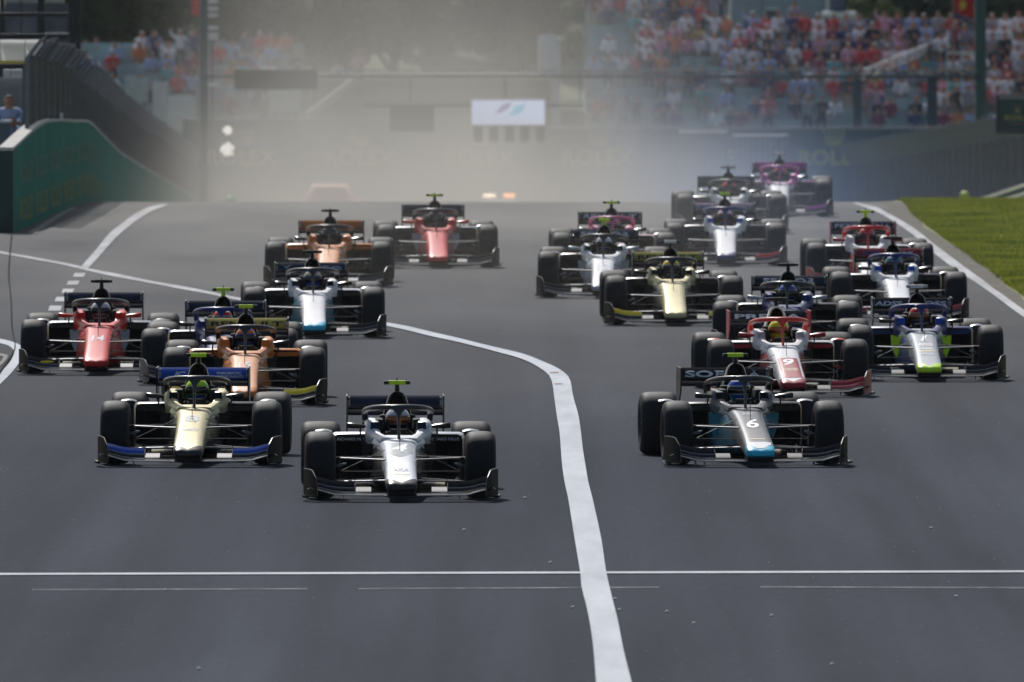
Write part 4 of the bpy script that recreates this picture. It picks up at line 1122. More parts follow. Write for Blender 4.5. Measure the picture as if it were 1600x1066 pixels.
a = at(70, 51, 362.2); b = at(95, 29, 362.2); g = G(); g.tube([tloc(a), tloc(b)], .008, 6); put('brace', g, M_STEEL, tw)
colbox(70, 107, 51, 53.5, 361.8, .05, 'sill', P['white'], tw, OT)
colbox(-30, 106, 62, 300, 363.5, .1, 'rear_screen', mat('tower_cladding', (0.05, 0.06, 0.075), 0.7, var=0.2), tw, OT)

cn = empty('pit_stand', (-9.0, 322, 0)); OC = (-9.0, 322, 0)
tag(cn, 'pit stand with white curved canopy roof on grey posts behind the green wall end', 'stand')
def canopy2(px0, px1):
    g = G(); rings = []
    for px in (px0, px1):
        p = at(px, 95, 322); r = []
        for k in range(9):
            a = pi / 2 * k / 8
            r.append((p.x - OC[0], .75 * (1 - cos(a) ** .35), p.z + .37 * sin(a) ** .6))
        rings.append(r)
    g.loft(rings, 0, (False, False), False); return g
M_CANVAS = mat('white_canvas', (0.80, 0.79, 0.76), 0.7, var=0.06)
_nt = M_CANVAS.node_tree; _t = _nt.nodes.new('ShaderNodeBsdfTranslucent'); _t.inputs['Color'].default_value = (.95, .94, .9, 1); _x = _nt.nodes.new('ShaderNodeMixShader'); _x.inputs[0].default_value = .6
_nt.links.new(_nt.nodes['Principled BSDF'].outputs[0], _x.inputs[1]); _nt.links.new(_t.outputs[0], _x.inputs[2]); _nt.links.new(_x.outputs[0], _nt.nodes['Material Output'].inputs['Surface'])
for a, b in ((-60, -1), (0, 38.5), (39.5, 66)): put('canopy_panel', canopy2(a, b), M_CANVAS, cn)
M_GPOST = mat('grey_post', (0.10, 0.13, 0.145), 0.6, var=0.15)
for x0, x1, dy in ((-14, -6, .1), (35, 45, .1), (58, 70, -.3)): colbox(x0, x1, 96, 330, 322 + dy, .12, 'canopy_post', M_GPOST, cn, OC)
colbox(-60, 66, 96, 99, 322.0, .05, 'canopy_edge', P['yellow'], cn, OC)
colbox(-60, 66, 100, 108, 324.2, .1, 'canopy_beam', M_TOWER, cn, OC)
for x0, x1 in ((5, 15), (17, 35), (46, 57)): colbox(x0, x1, 109, 121, 324.6, .4, 'bright_blind', P['white'], cn, OC)
colbox(-60, 70, 121, 175, 325.2, .05, 'back_screen', mat('grey_screen', (0.22, 0.24, 0.26), 0.8, var=0.2), cn, OC)
colbox(-60, 70, 232, 330, 322.4, 1.6, 'stand_platform', M_GPOST, cn, OC)
ds = empty('desk', (at(5, 205, 321.6).x, 321.6, 0)); OD = tuple(ds.location)
tag(ds, 'small grey desk with white top at the left edge behind the wall', 'desk')
colbox(-40, 18, 188, 192, 321.4, .5, 'desk_top', P['white'], ds, OD)
colbox(-38, 15, 193, 330, 321.5, .35, 'desk_cabinet', mat('cabinet_grey', (0.16, 0.20, 0.24), 0.6, var=0.1), ds, OD)
pz = at(14, 232, 322.8)
o = person('stand', M_SHIRT['pale blue'], 0, 0, (at(14, 150, 322.8).x, 322.8, at(14, 141, 322.8).z - 1.78)); tag(o, 'dark-haired person in pale blue shirt standing behind the desk at the left edge', 'person')
o = person('stand', M_SHIRT['white'], 0, 0, (at(52, 150, 323.4).x, 323.4, at(52, 143, 323.4).z - 1.78)); tag(o, 'person in white shirt half hidden behind the grey canopy post', 'person')

# ------------------------------------------------------------------ right debris fence, guard rail, sign
FR = [(478, 14.6, 3.35), (500, 13.9, 3.35), (540, 12.9, 3.3), (600, 11.6, 3.1), (606, 11.5, 3.1)]
def fr_x(Y): return float(np.interp(Y, [f[0] for f in FR], [f[1] for f in FR]))
rf = empty('debris_fence', (14.6, 470, ground_z(470)))
tag(rf, 'tall dark debris fence on the right behind the grass verge', 'fence')
off = Vector(rf.location)
y = 458.0; PR = panel_mesh(4.0, 2.6, 'fence_panel', (-.45, .55))
i = 0
while y < 606:
    xa = float(np.interp(y, [458, 478, 500, 540, 606], [15.3, 14.6, 13.9, 12.9, 11.5])); xb = float(np.interp(y + 4, [458, 478, 500, 540, 606], [15.3, 14.6, 13.9, 12.9, 11.5]))
    za = ground_z(y); zb_ = ground_z(y + 4)
    g = G(); g.box((0, 0, 1.3), (.09, .09, 2.6)); g.plate([(-.03, 0, 2.58), (.03, 0, 2.62), (-.43, 0, 3.24), (-.5, 0, 3.2)], .08); g.bbox((-.47, 0, 3.22), (.10, .10, .05), .01)
    put('fence_post', g, M_POST, rf, False, loc=(xa - off.x, y - off.y, za - off.z))
    o = link('fence_panel', PR, [M_FENCE2, M_HOOK], rf, loc=(xa - off.x, y - off.y, za - off.z))
    o.rotation_euler = (math.atan2(zb_ - za, 4), 0, -math.atan2(xb - xa, 4))
    y += 4; i += 1
# concrete base of that fence
g = G(); rings = []
for yy in (458, 478, 500, 540, 606):
    x = float(np.interp(yy, [458, 478, 500, 540, 606], [15.3, 14.6, 13.9, 12.9, 11.5])); z = ground_z(yy)
    rings.append([(x - .3 - off.x, yy - off.y, z - .1 - off.z), (x - .1 - off.x, yy - off.y, z - .1 - off.z), (x - .1 - off.x, yy - off.y, z + .9 - off.z), (x - .3 - off.x, yy - off.y, z + .9 - off.z)])
g.loft(rings); put('concrete_base', g, mat('dark_concrete', (0.10, 0.10, 0.11), 0.9, var=0.2), rf)

gr = empty('guard_rail', (11.4, 395, ground_z(395))); OG = Vector(gr.location)
tag(gr, 'white steel guard rail of stacked rails at the right edge above the grass', 'guard rail')
M_RAIL = mat('white_rail_paint', (0.78, 0.77, 0.74), 0.45, 0.2, var=0.15, vscale=2)
rail_y = [388, 400, 415, 430, 445, 460, 472, 480]
rail_x = [11.45, 11.45, 11.6, 11.75, 11.9, 12.05, 12.18, 12.25]
for k in range(3):
    g = G(); rings = []
    for yy, xx in zip(rail_y, rail_x):
        z = ground_z(yy) + .68 - (0, .19, .31)[k]
        prof = [(0, .028), (-.03, .02), (-.03, .008), (0, 0), (-.03, -.008), (-.03, -.02), (0, -.028), (.05, -.028), (.05, .028)]
        rings.append([(xx + a - OG.x, yy - OG.y, z + b - OG.z) for a, b in prof])
    g.loft(rings); put('rail', g, M_RAIL, gr)
for yy in range(388, 481, 4):
    xx = float(np.interp(yy, rail_y, rail_x)); g = G(); g.box((xx + .08 - OG.x, yy - OG.y, ground_z(yy) + .35 - OG.z), (.1, .08, .8)); put('rail_post', g, M_POST, gr, False)
mb = at(1510, 320, 474)
g = G(); g.lathe_z([(.10, 0), (.13, .03), (.13, .45), (.125, .5), (.13, .55), (.13, .85), (.10, .93), (.04, .96)], (0, 0, 0), 18)
o = put('warning_barrel', g, mat('hi_vis_yellow', (0.55, 0.60, 0.05), 0.6, var=0.05), loc=(mb.x - .05, 474, ground_z(474)))
tag(o, 'small bright yellow barrel at the far end of the white guard rail', 'barrel')

def box_at(g, px0, px1, py0, py1, Y, dep, off, mi=0, r=.01):
    a = at(px0, py1, Y); b = at(px1, py0, Y)
    g.bbox(((a.x + b.x) / 2 - off[0], Y + dep / 2 - off[1], (a.z + b.z) / 2 - off[2]), (b.x - a.x, dep, b.z - a.z), r, mi)
def crown(fn, parent, m_):
    # five-pointed crown outline built as thin plate pieces
    g = G(); pts = []
    for k in range(5):
        x = -.5 + k * .25; lean = (x) * .25
        g.add([fn(x * .62 - .06, .18), fn(x * .62 + .06, .18), fn(x * .9 + lean * .3 + .015, .9), fn(x * .9 + lean * .3 - .015, .9)], [(0, 1, 2, 3)])
        c = (x * .9 + lean * .3, .93); n = 8
        g.add([fn(c[0] + .07 * cos(2 * pi * q / n), c[1] + .07 * sin(2 * pi * q / n)) for q in range(n)], [tuple(range(n))])
    n = 12
    g.add([fn(.36 * cos(2 * pi * q / n), .12 + .11 * sin(2 * pi * q / n)) for q in range(n)], [tuple(range(n))])
    return put('crown_emblem', g, m_, parent, False)

M_SIGN = mat('sign_green', (0.008, 0.045, 0.038), 0.45, var=0.1)
M_SIGNY = mat('sign_gold_print', (0.42, 0.36, 0.10), 0.6)
sg0 = at(1595, 178, 470); sgn = empty('advert_sign', (sg0.x, 470, sg0.z - .5)); OS = tuple(sgn.location)
tag(sgn, 'dark green framed sign with gold crown, cut by the right edge of the picture', 'sign')
g = G(); box_at(g, 1561, 1632, 155, 204, 470, .10, OS); put('sign_board', g, M_SIGN, sgn)
for a in ((1556, 1561, 148, 209), (1632, 1637, 148, 209), (1561, 1632, 204.5, 209)):
    g = G(); box_at(g, *a, 469.9, .16, OS, r=.008); put('sign_frame', g, M_TOWER, sgn)
g = G(); box_at(g, 1561, 1632, 148, 154.5, 469.9, .16, OS, r=.008); put('sign_frame', g, M_TOWER, sgn)
g = G(); box_at(g, 1561, 1632, 151.5, 153.4, 469.84, .04, OS, r=.004); put('sign_lamp_strip', g, P['lightgrey'], sgn)
def sgf(u, v, cx, w, y0, h):
    p = at(cx + u * w, y0 - v * h, 469.985); return (p.x - OS[0], p.y - OS[1], p.z - OS[2])
lettering('lettering', 'ROLEX', lambda u, v: sgf(u, v, 1595, 50, 187.5, 7.5), M_SIGNY, sgn, 0.02)
crown(lambda u, v: sgf(u, v, 1590, 9, 176.5, 11), sgn, M_SIGNY)
g = G(); box_at(g, 1581, 1612, 191.5, 197.5, 469.96, .02, OS, r=.003); put('sign_plate', g, mat('brown_plate', (0.07, 0.05, 0.06), 0.6), sgn)
for px in (1566, 1628):
    p = at(px, 209, 470.3); zt = p.z; g = G(); z0 = ground_z(470)
    g.box((p.x - OS[0], 470.3 - OS[1], (zt + z0) / 2 - OS[2]), (.07, .07, zt - z0)); put('sign_post', g, M_POST, sgn, False)

# ------------------------------------------------------------------ start gantry
GY = 520; gt = empty('start_gantry', (at(800, 115, GY).x, GY, ground_z(GY))); OG2 = tuple(gt.location)
tag(gt, 'start gantry spanning the track with hanging boards and lamp boxes, blurred in dust', 'gantry')
M_GANT = mat('gantry_steel', (0.035, 0.05, 0.06), 0.5, 0.3, var=0.15)
M_POLE = mat('pole_paint', (0.018, 0.065, 0.075), 0.45, var=0.1)
def gbox(name, m_, px0, px1, py0, py1, dy=0, dep=.15, r=.01, par=None):
    g = G(); box_at(g, px0, px1, py0, py1, GY + dy, dep, OG2, r=r); return put(name, g, m_, par or gt)
gbox('gantry_beam', M_GANT, 318, 1533, 117, 122, 0, .2); gbox('gantry_rail', M_STEEL, 318, 1533, 109, 111.5, 0, .08)
# zigzag lattice between chords
g = G(); n = 90
for k in range(n):
    xa = 318 + (1533 - 318) * k / n; xb = 318 + (1533 - 318) * (k + 1) / n
    a = at(xa, 118 if k % 2 else 111, GY + .1); b = at(xb, 111 if k % 2 else 118, GY + .1)
    g.tube([(a.x - OG2[0], GY + .1 - OG2[1], a.z - OG2[2]), (b.x - OG2[0], GY + .1 - OG2[1], b.z - OG2[2])], .012, 5)
put('gantry_lattice', g, M_GANT, gt)
gbox('gantry_pole', M_POLE, 312, 325, -40, 430, 0, .3, .05); gbox('gantry_pole', M_POLE, 1523, 1541, -40, 430, 0, .36, .05)
for _a, _b, _t, _l in ((1333, 1347, 122, 'dark steel post in front of the stand, left of two under the gantry beam'), (1448, 1465, 115, 'dark steel post in front of the stand, nearer the right gantry pole')):
    _c = at((_a + _b) / 2, 300, 617); g = G(); box_at(g, _a, _b, _t, 430, 617, .25, (_c.x, 617, ground_z(617)), r=.02); tag(put('support_post', g, M_GANT, loc=(_c.x, 617, ground_z(617))), _l, 'post')
gbox('dark_panel', mat('panel_back', (0.02, 0.02, 0.024), 0.8, var=0.1), 366, 496, 109, 140, -.25, .2)
gbox('hanger', M_GANT, 788, 791, 122, 160, 0, .06, .005)
gbox('lower_beam', M_GANT, 568, 912, 163, 167, 0, .12); gbox('lower_rail', M_STEEL, 568, 912, 158, 160, 0, .08, .005)
gbox('hanger', M_GANT, 640, 642, 122, 160, 0, .06, .005); gbox('hanger', M_GANT, 905, 907, 122, 160, 0, .06, .005)
gbox('dark_panel', MATS['panel_back'], 609, 678, 165, 206, -.25, .2)
wb = gbox('white_board', mat('glow_board', (0.5, 0.5, 0.55), 0.6, emit=(0.60, 0.68, 0.92), estr=1.0), 737, 851, 157, 195, -.35, .12)  # glow added so the shaded board reads bright
gbox('board_top', P['white'], 737, 851, 153.5, 156.7, -.4, .25)
def gpatch(name, pts, m_, dy):
    g = G(); g.add([(lambda p: (p.x - OG2[0], GY + dy - OG2[1], p.z - OG2[2]))(at(x, y, GY + dy)) for x, y in pts], [tuple(range(len(pts)))]); return put(name, g, m_, wb, False)
gpatch('board_mark', [(773, 177), (785, 164), (800, 160), (794, 170), (782, 176)], mat('glow_mark_purple', (0.1, 0.1, 0.2), 0.6, emit=(0.30, 0.28, 0.45), estr=1.0), -.365)  # marks get the same added glow as the board
gpatch('board_mark', [(795, 180), (806, 166), (823, 162), (815, 176), (804, 180)], mat('glow_mark_teal', (0.1, 0.3, 0.4), 0.6, emit=(0.25, 0.55, 0.72), estr=1.0), -.365)
for k in range(5):
    x = 740 + k * 24.4
    lb = gbox('lamp_box', MATS['panel_back'], x, x + 14, 197, 222, -.3, .2)
    g = G()
    for q in range(3):
        p = at(x + 7, 201 + q * 8.5, GY - .32); g.lathe_z([(.06, 0), (.06, .02)], (0, 0, 0), 12)
# flood light pole lamps at left, then glowing stand-ins for sun glints
lp = empty('lamp_mast', (at(333, 100, 575).x, 575, ground_z(575))); OL = tuple(lp.location)
tag(lp, 'slim mast with a ladder of small white lamp heads beside the left gantry pole', 'lamp mast')
g = G(); box_at(g, 329, 333, -30, 420, 575, .15, OL); put('mast', g, M_GANT, lp)
for yy in (2, 14, 24, 44, 54, 60, 133):
    g = G(); box_at(g, 324, 341, yy - 2.5, yy + 2.5, 574.6, .25, OL, r=.02); put('lamp_or_glint', g, P['white'], lp)
lp2 = empty('glint_post', (at(356, 220, 590).x, 590, ground_z(590))); OL = tuple(lp2.location)
tag(lp2, 'short added post with two glowing glint clusters near the far end of the left fence', 'glint post')
g = G(); box_at(g, 354.5, 357.5, 200, 430, 590, .1, OL); put('post', g, M_GANT, lp2)
M_LAMP_GLINT = mat('lamp_glint_glow', (0.8, 0.8, 0.75), 0.3, emit=(1, 0.97, 0.88), estr=1.5)  # glow of headlights, also added where sun glints are imitated
for yy, rr in ((204, .13), (234, .2)):
    p = at(356, yy, 589.7); g = G(); [g.ell((p.x - OL[0] + rr * q[0], p.y - OL[1], p.z - OL[2] + rr * q[1]), (rr * .36,) * 3, 0, 8, 6) for q in ((0, 0), (.7, .3), (-.6, .5), (-.3, -.7), (.5, -.6), (.1, .8), (-.9, -.1))]; put('lamp_or_glint', g, M_LAMP_GLINT, lp2)  # bright sun glints built as added glowing clusters

# ------------------------------------------------------------------ advert wall across the valley
AY = 612; aw = empty('advert_wall', (2, AY, ground_z(AY))); OA = tuple(aw.location)
tag(aw, 'long dark green advertising wall with gold crowns behind the dust', 'wall')
M_AW = mat('advert_green', (0.012, 0.065, 0.085), 0.6, var=0.1, vscale=0.5)
M_AWY = mat('advert_gold_print', (0.50, 0.48, 0.12), 0.6)
cx = [378, 563, 750, 935, 1120, 1303, 1488]
for c_ in cx:
    top = 188 if c_ < 800 else 202
    g = G(); box_at(g, c_ - 92, c_ + 92, top, 395, AY, .25, OA, r=.02); pn = put('wall_panel', g, M_AW, aw)
    g = G(); box_at(g, c_ - 92, c_ + 92, top - 3, top - .3, AY - .03, .3, OA, r=.008); put('wall_cap', g, M_STEEL, aw)
    def af(u, v, c_=c_, w=110, y0=258, h=24):
        p = at(c_ + u * w, y0 - v * h, AY - .01); return (p.x - OA[0], p.y - OA[1], p.z - OA[2])
    lettering('lettering', 'ROLEX', af, M_AWY, pn, 0.02)
    crown(lambda u, v, c_=c_: af(u * .28, .0 + v * 1.0 + 1.25), pn, M_AWY)
ctn = empty('container', (at(1150, 300, 606).x, 604, ground_z(604))); OCn = tuple(ctn.location)
tag(ctn, 'dark grey equipment container standing before the green wall behind the far cars', 'container')
for a, b, t in ((1062, 1138, 206), (1146, 1232, 212)):
    g = G(); box_at(g, a, b, t, 400, 604, 2.2, OCn, r=.04); put('container_body', g, mat('container_grey', (0.035, 0.037, 0.045), 0.7, var=0.3, vscale=1), ctn)
    for k in range(9):
        x = a + 4 + (b - a - 8) * k / 9; g = G(); box_at(g, x, x + 3.5, t + 4, 398, 603.92, .07, OCn, r=.01); put('rib', g, M_POST, ctn)

# far course cars: only roofs show over the crest
def course_car(px, Y, col, label, lights=False, rz=0.0):
    x = (px - 800) / F * Y; r = empty('course_car', (x, Y, ground_z(Y)), rz)
    tag(r, label, 'car')
    g = G(); rings = []
    for y, w, zb, zt in [(-2.2, .75, .3, .55), (-2.1, .86, .2, .68), (-1.2, .9, .18, .85), (-.9, .9, .18, .9), (1.9, .9, .18, .95), (2.2, .8, .3, .85)]:
        rings.append([(-w, y, zb), (w, y, zb), (w * 1.0, y, (zb + zt) / 2), (w * .93, y, zt), (-w * .93, y, zt), (-w, y, (zb + zt) / 2)])
    g.loft(rings); put('body', g, col, r)
    g = G(); g.loft([[(-w, y, .86), (w, y, .86), (w * .62, y + d, zt), (-w * .62, y + d, zt)] for y, w, d, zt in [(-.95, .82, .6, 1.36), (-.4, .84, .3, 1.42), (.9, .84, 0, 1.42), (1.8, .8, -.4, 1.34)]]); cb = put('cabin', g, col, r)
    g = G(); g.plate([(-.62, -.9, .9), (.62, -.9, .9), (.44, -.42, 1.33), (-.44, -.42, 1.33)], .02); put('windscreen', g, mat('glary_windscreen', (0.45, 0.22, 0.20) if not lights else (0.2, 0.2, 0.22), 0.3), cb)
    for sx in (-1, 1):
        g = G(); g.ell((sx * .66, -2.12, .58), (.16, .06, .07)); put('headlight', g, M_LAMP_GLINT if not lights else M_LAMP_GLINT, r)
        for yy in (-1.35, 1.35):
            g = G(); g.lathe_x([(-.1, .0005), (-.1, .2), (-.1, .31), (-.06, .33), (.06, .33), (.1, .31), (.1, .2), (.1, .0005)], (sx * .82, yy, .33), 20); put('wheel', g, M_TYRE, r)
    if lights:
        bar = G(); bar.bbox((0, .2, 1.47), (1.0, .2, .05), .01); bb = put('light_bar', bar, M_DARK, r)
        for sx, mm in ((-1, mat('lit_white_beacon', (.9, .7, .5), .4, emit=(1, .75, .5), estr=14)), (1, mat('lit_amber_beacon', (.9, .4, .1), .4, emit=(1, .38, .12), estr=14))):
            g = G(); g.bbox((sx * .33, .2, 1.55), (.38, .16, .11), .02); put('beacon', g, mm, bb)
    return r
course_car(515, 518, paint('course_red', (0.70, 0.25, 0.23)), 'pinkish red course car barely showing through the dust left of the middle')
course_car(780, 600, paint('course_grey', (0.25, 0.26, 0.28)), 'grey course car with white and amber roof beacons glowing at the crest', True)
g = G(); p = at(361, 312, 470); g.lathe_z([(.14, 0), (.14, .6), (.03, .68)], (0, 0, 0), 14)
tag(put('marker_cone', g, mat('marker_green', (0.05, 0.5, 0.15), 0.6), loc=(p.x, 470, at(361, 318, 470).z - .25 - .2)), 'small green marker at the foot of the left fence', 'marker')

# ------------------------------------------------------------------ grandstands and spectators
M_STEP = mat('stand_concrete', (0.24, 0.30, 0.32), 0.9, var=0.2)
M_SEAT = mat('teal_seat', (0.30, 0.42, 0.44), 0.6, var=0.2, vscale=1.5)
ORD = ['first', 'second', 'third', 'fourth', 'fifth', 'sixth', 'seventh', 'eighth', 'ninth', 'tenth', 'eleventh', 'twelfth', 'thirteenth', 'fourteenth']
def ordn(n):
    if n <= 14: return ORD[n - 1]
    return {21: '21st', 22: '22nd', 23: '23rd', 31: '31st', 32: '32nd', 33: '33rd', 41: '41st'}.get(n, f'{n}th')
weights = [w for _, _, w in SHIRTS]
COUNT = [0]
def stand(name, label, x0, x1, Y0, z0, rows, occ, where, group, cut=None):
    st = empty(name, ((x0 + x1) / 2, Y0, z0)); tag(st, label, 'grandstand')
    ox, oy, oz = st.location
    gs = G()
    dY, dZ = .80, .36
    X1 = x1
    for r in range(rows):
        x1 = X1 if (cut is None or r < cut[0]) else cut[1]
        y = Y0 + r * dY; z = z0 + r * dZ
        g = G(); g.box(((x0 + x1) / 2 - ox, r * dY + dY / 2, r * dZ / 2 - 2.5), (x1 - x0, dY - .004, r * dZ + 5)); put('terrace_step', g, M_STEP, st, False)
        n = int((x1 - x0) / .47)
        cnt = 0
        for k in range(n):
            x = x0 + .3 + k * .47
            sx_ = x - ox; sy = r * dY + .5; sz = r * dZ
            gs.box((sx_, sy, sz + .42), (.44, .40, .04)); gs.box((sx_, sy + .2, sz + .64), (.44, .04, .40))
            px = 800 + x / (y) * F; py = 533 - 0  # picture position only decides how full the seats are
            vv = -210 + F * (H - (z + .9)) / y
            if random.random() < occ(px, vv):
                sh = random.choices([s[0] for s in SHIRTS], weights)[0]; hr = random.choices([0, 1, 2, 3], [5, 2, 3, 1])[0]; pose = random.choices(['sit', 'stand', 'cheer'], [6, 2.4, .8])[0]
                cnt += 1
                o = person(pose, sh, hr, random.randrange(3), (x + random.uniform(-.06, .06), y + (.42 if pose == 'sit' else .12), z + (0.0)), random.uniform(-.4, .4), 'spectator')
                verb = {'sit': 'sitting', 'stand': 'standing', 'cheer': 'cheering'}[pose]
                tag(o, f'{verb} spectator with {sh} shirt and {HAIRN[hr]}, {ordn(cnt)} from left, {ORD[r]} row, {where}', 'person', group)
                COUNT[0] += 1
    tag(put('seat_shells', gs, M_SEAT, st, False), kind='stuff')
    return st
def occR(px, py):
    d = .74 + .36 * sin(px * .021 + py * .05) * sin(px * .047 - py * .031 + 1.3)
    if px > 1330: d = max(d, .55) + .25
    if px < 1140 and py < 60: d = .85
    if py > 125 and px < 1330: d = .42
    if 130 < py and 1330 <= px < 1470: d = .38
    if 110 < px - 1000 < 330 and 40 < py < 60: d = .75
    if px < 1010: d *= .8
    if 890 < px < 1010 and 35 < py < 90: d = .12
    return d
stand('grandstand', 'large open grandstand with teal seats full of spectators above the right fence', 2.6, 19.2, 628, -3.55, 14, occR, 'right grandstand', 'spectators in the right grandstand', (10, 7.6))
def occL(px, py): return .42
stand('grandstand', 'small grandstand in the haze behind the left debris fence', -16.0, -7.2, 640, -3.2, 7, occL, 'left grandstand', 'spectators in the left grandstand')
# parapet along the back of the right stand
pp = empty('parapet', (15, 638, 0.6)); tag(pp, 'dark blue grey parapet wall along the top of the right grandstand', 'parapet')
M_PARA = mat('parapet_blue', (0.05, 0.08, 0.11), 0.7, var=0.15)
for k in range(16):
    x0 = 1296 + k * 22; g = G(); box_at(g, x0, x0 + 21.3, 29, 47, 636, .12, (15, 638, .6), r=.01); put('parapet_panel', g, M_PARA, pp)
# stairway rail and white rails in the stand
rl = empty('stair_rail', (at(1405, 85, 632).x, 631, -2)); ORl = tuple(rl.location)
tag(rl, 'pale stair railing rising to the right through the crowded grandstand', 'railing')
for dy_ in (0, 7, 14):
    a = at(1345, 112 + dy_, 627.5); b = at(1478, 58 + dy_, 634); g = G(); g.tube([(a.x - ORl[0], a.y - ORl[1], a.z - ORl[2]), (b.x - ORl[0], b.y - ORl[1], b.z - ORl[2])], .035, 6); put('rail', g, M_STEEL if dy_ else P['white'], rl)
for t in np.linspace(0, 1, 8):
    a = at(1345 + 133 * t, 112 - 54 * t, 627.5 + 6.5 * t); g = G(); g.box((a.x - ORl[0], a.y - ORl[1], a.z - .6 - ORl[2]), (.04, .04, 1.2)); put('baluster', g, M_STEEL, rl, False)
g = G(); a = at(1480, 83, 626); b = at(1526, 84, 626); g.tube([tuple(a), tuple(b)], .05, 6); 
for t in (0, .5, 1):
    q = a.lerp(b, t); g.box((q.x, q.y, q.z - .9), (.05, .05, 1.8))
tag(put('handrail', g, P['white']), 'short white handrail beside the right gantry pole', 'railing')
# pale building and white roof above the stand
bd = empty('pale_building', (at(1215, 10, 690).x, 690, 0)); OB = tuple(bd.location)
tag(bd, 'pale blue grey flat building above the middle of the right grandstand', 'building')
M_PALE = mat('pale_cladding', (0.34, 0.40, 0.48), 0.7, var=0.08)
for x0, x1 in ((1142, 1190), (1191, 1240), (1241, 1288)):
    g = G(); box_at(g, x0, x1, -60, 60, 690, 6, OB, r=.03); put('wall_bay', g, M_PALE, bd)
g = G(); box_at(g, 1289, 1296, -60, 60, 689.8, 6, OB, r=.03); put('corner_post', g, P['white'], bd)
for x0 in (1196, 1206): g = G(); box_at(g, x0, x0 + 14, 14, 40, 688, .6, OB, r=.1); put('dark_hatch', g, M_PARA, bd)
g = G(); box_at(g, -0, 0.1, 0, 1, 690, .1, OB); 
kr = empty('kiosk', (at(1310, 20, 652).x, 652, 0)); OK_ = tuple(kr.location)
tag(kr, 'dark kiosk with bright white roof edge at the back of the grandstand', 'kiosk')
g = G(); box_at(g, 1286, 1338, 19, 28, 651, 2, OK_, r=.03); put('roof', g, P['white'], kr)
g = G(); box_at(g, 1290, 1334, 28.5, 90, 651.4, 1.5, OK_, r=.03); put('wall', g, M_PARA, kr)
g = G(); box_at(g, 1296, 1320, -20, 18, 651.8, 1.2, OK_, r=.03); put('wall', g, M_PARA, kr)
# pale banner column
g = G(); p = at(858, 115, 655); z0 = ground_z(655)
zt = at(858, 56, 655).z; g.lathe_z([(.36, 0), (.40, .1), (.40, zt - z0 - .1), (.36, zt - z0)], (0, 0, 0), 20)
tag(put('inflatable_column', g, mat('pale_vinyl', (0.46, 0.52, 0.60), 0.6), loc=(p.x, 655, z0)), 'pale grey inflatable column standing between the trees and the right grandstand', 'column')
# banners at left
for i, (a, b, c_, d, lab) in enumerate([(196, 232, 122, 160, 'pale tilted banner high behind the left fence'), (238, 262, 128, 190, 'tall white banner right of the tilted one behind the left fence'), (262, 306, 150, 205, 'wide white banner lowest behind the left fence'), (420, 470, 120, 176, 'pale grey banner under the dark gantry panel')]):
    Y = 622 + i * 1.5; q = at((a + b) / 2, d, Y); g = G(); box_at(g, a, b, c_, d, Y, .06, (q.x, Y, ground_z(Y)), r=.01)
    for xx in (a + 1, b - 1):
        pz_ = at(xx, d, Y); g.box((pz_.x - q.x, .0, (pz_.z - ground_z(Y)) / 2), (.05, .05, pz_.z - ground_z(Y)))
    tag(put('banner', g, mat('banner_white', (0.55, 0.57, 0.60), 0.8, var=0.1), loc=(q.x, Y, ground_z(Y))), lab, 'banner')
# diagonal pale boom
g = G(); a = at(482, 182, 618); b = at(565, 118, 618); q = at(482, 182, 618); g.tube([(0, 0, 0), tuple(b - a)], .16, 8)
g.box((0, 0, (ground_z(618) - q.z) / 2), (.3, .3, q.z - ground_z(618)))
tag(put('boom_arm', g, mat('pale_boom', (0.45, 0.44, 0.40), 0.7), loc=a), 'pale diagonal boom arm rising in the dust left of the gantry board', 'boom')
# flag
fl = empty('flag', (at(1492, 40, 622).x, 622, -3)); OF = tuple(fl.location)
tag(fl, 'red flag with a yellow emblem flying above the crowd left of the right gantry pole', 'flag')
pb = at(1489, 200, 622); pt_ = at(1489, -6, 622); g = G(); g.tube([(0, 0, pb.z + 3), (0, 0, pt_.z + 3)], .03, 6, up=(0, 1, 0)); 
fl.location.x = pb.x; OF = (pb.x, 622, -3)
put('flag_pole', g, M_STEEL, fl)
g = G(); rings = []
for i in range(13):
    u = i / 12; r = []
    for j in range(9):
        v = j / 8; px = 1490 + 31 * u; py = 0 - 6 + 22 * v + 14 * u * v + 6 * sin(u * 5) * .4
        p = at(px, py, 622); r.append((p.x - OF[0], .12 * sin(u * 9 + v * 2), p.z - OF[2]))
    rings.append(r)
g.loft(rings, 0, (False, False), False); cl = put('cloth', g, mat('flag_red', (0.62, 0.02, 0.02), 0.7), fl)
g = G(); n = 14; c0 = at(1504, 8, 621.7)
g.add([(c0.x - OF[0] + .13 * cos(2 * pi * k / n) * (1 if cos(2 * pi * k / n) > 0 else .8), -.20, c0.z - OF[2] + .17 * sin(2 * pi * k / n)) for k in range(n)], [tuple(range(n))])
put('emblem', g, mat('flag_yellow', (0.65, 0.42, 0.03), 0.7), cl, False)
# second red flag at left by the pole
g = G(); rings = []
for i in range(9):
    u = i / 8; rings.append([(lambda p: (p.x, p.y + .1 * sin(u * 8 + v), p.z))(at(299 + 13 * u, -8 + 30 * v + 5 * u, 566)) for v in np.linspace(0, 1, 6)])
g.loft(rings, 0, (False, False), False)
tag(put('pennant', g, MATS['flag_red']), 'small red pennant hanging at the left gantry pole near the top', 'flag')
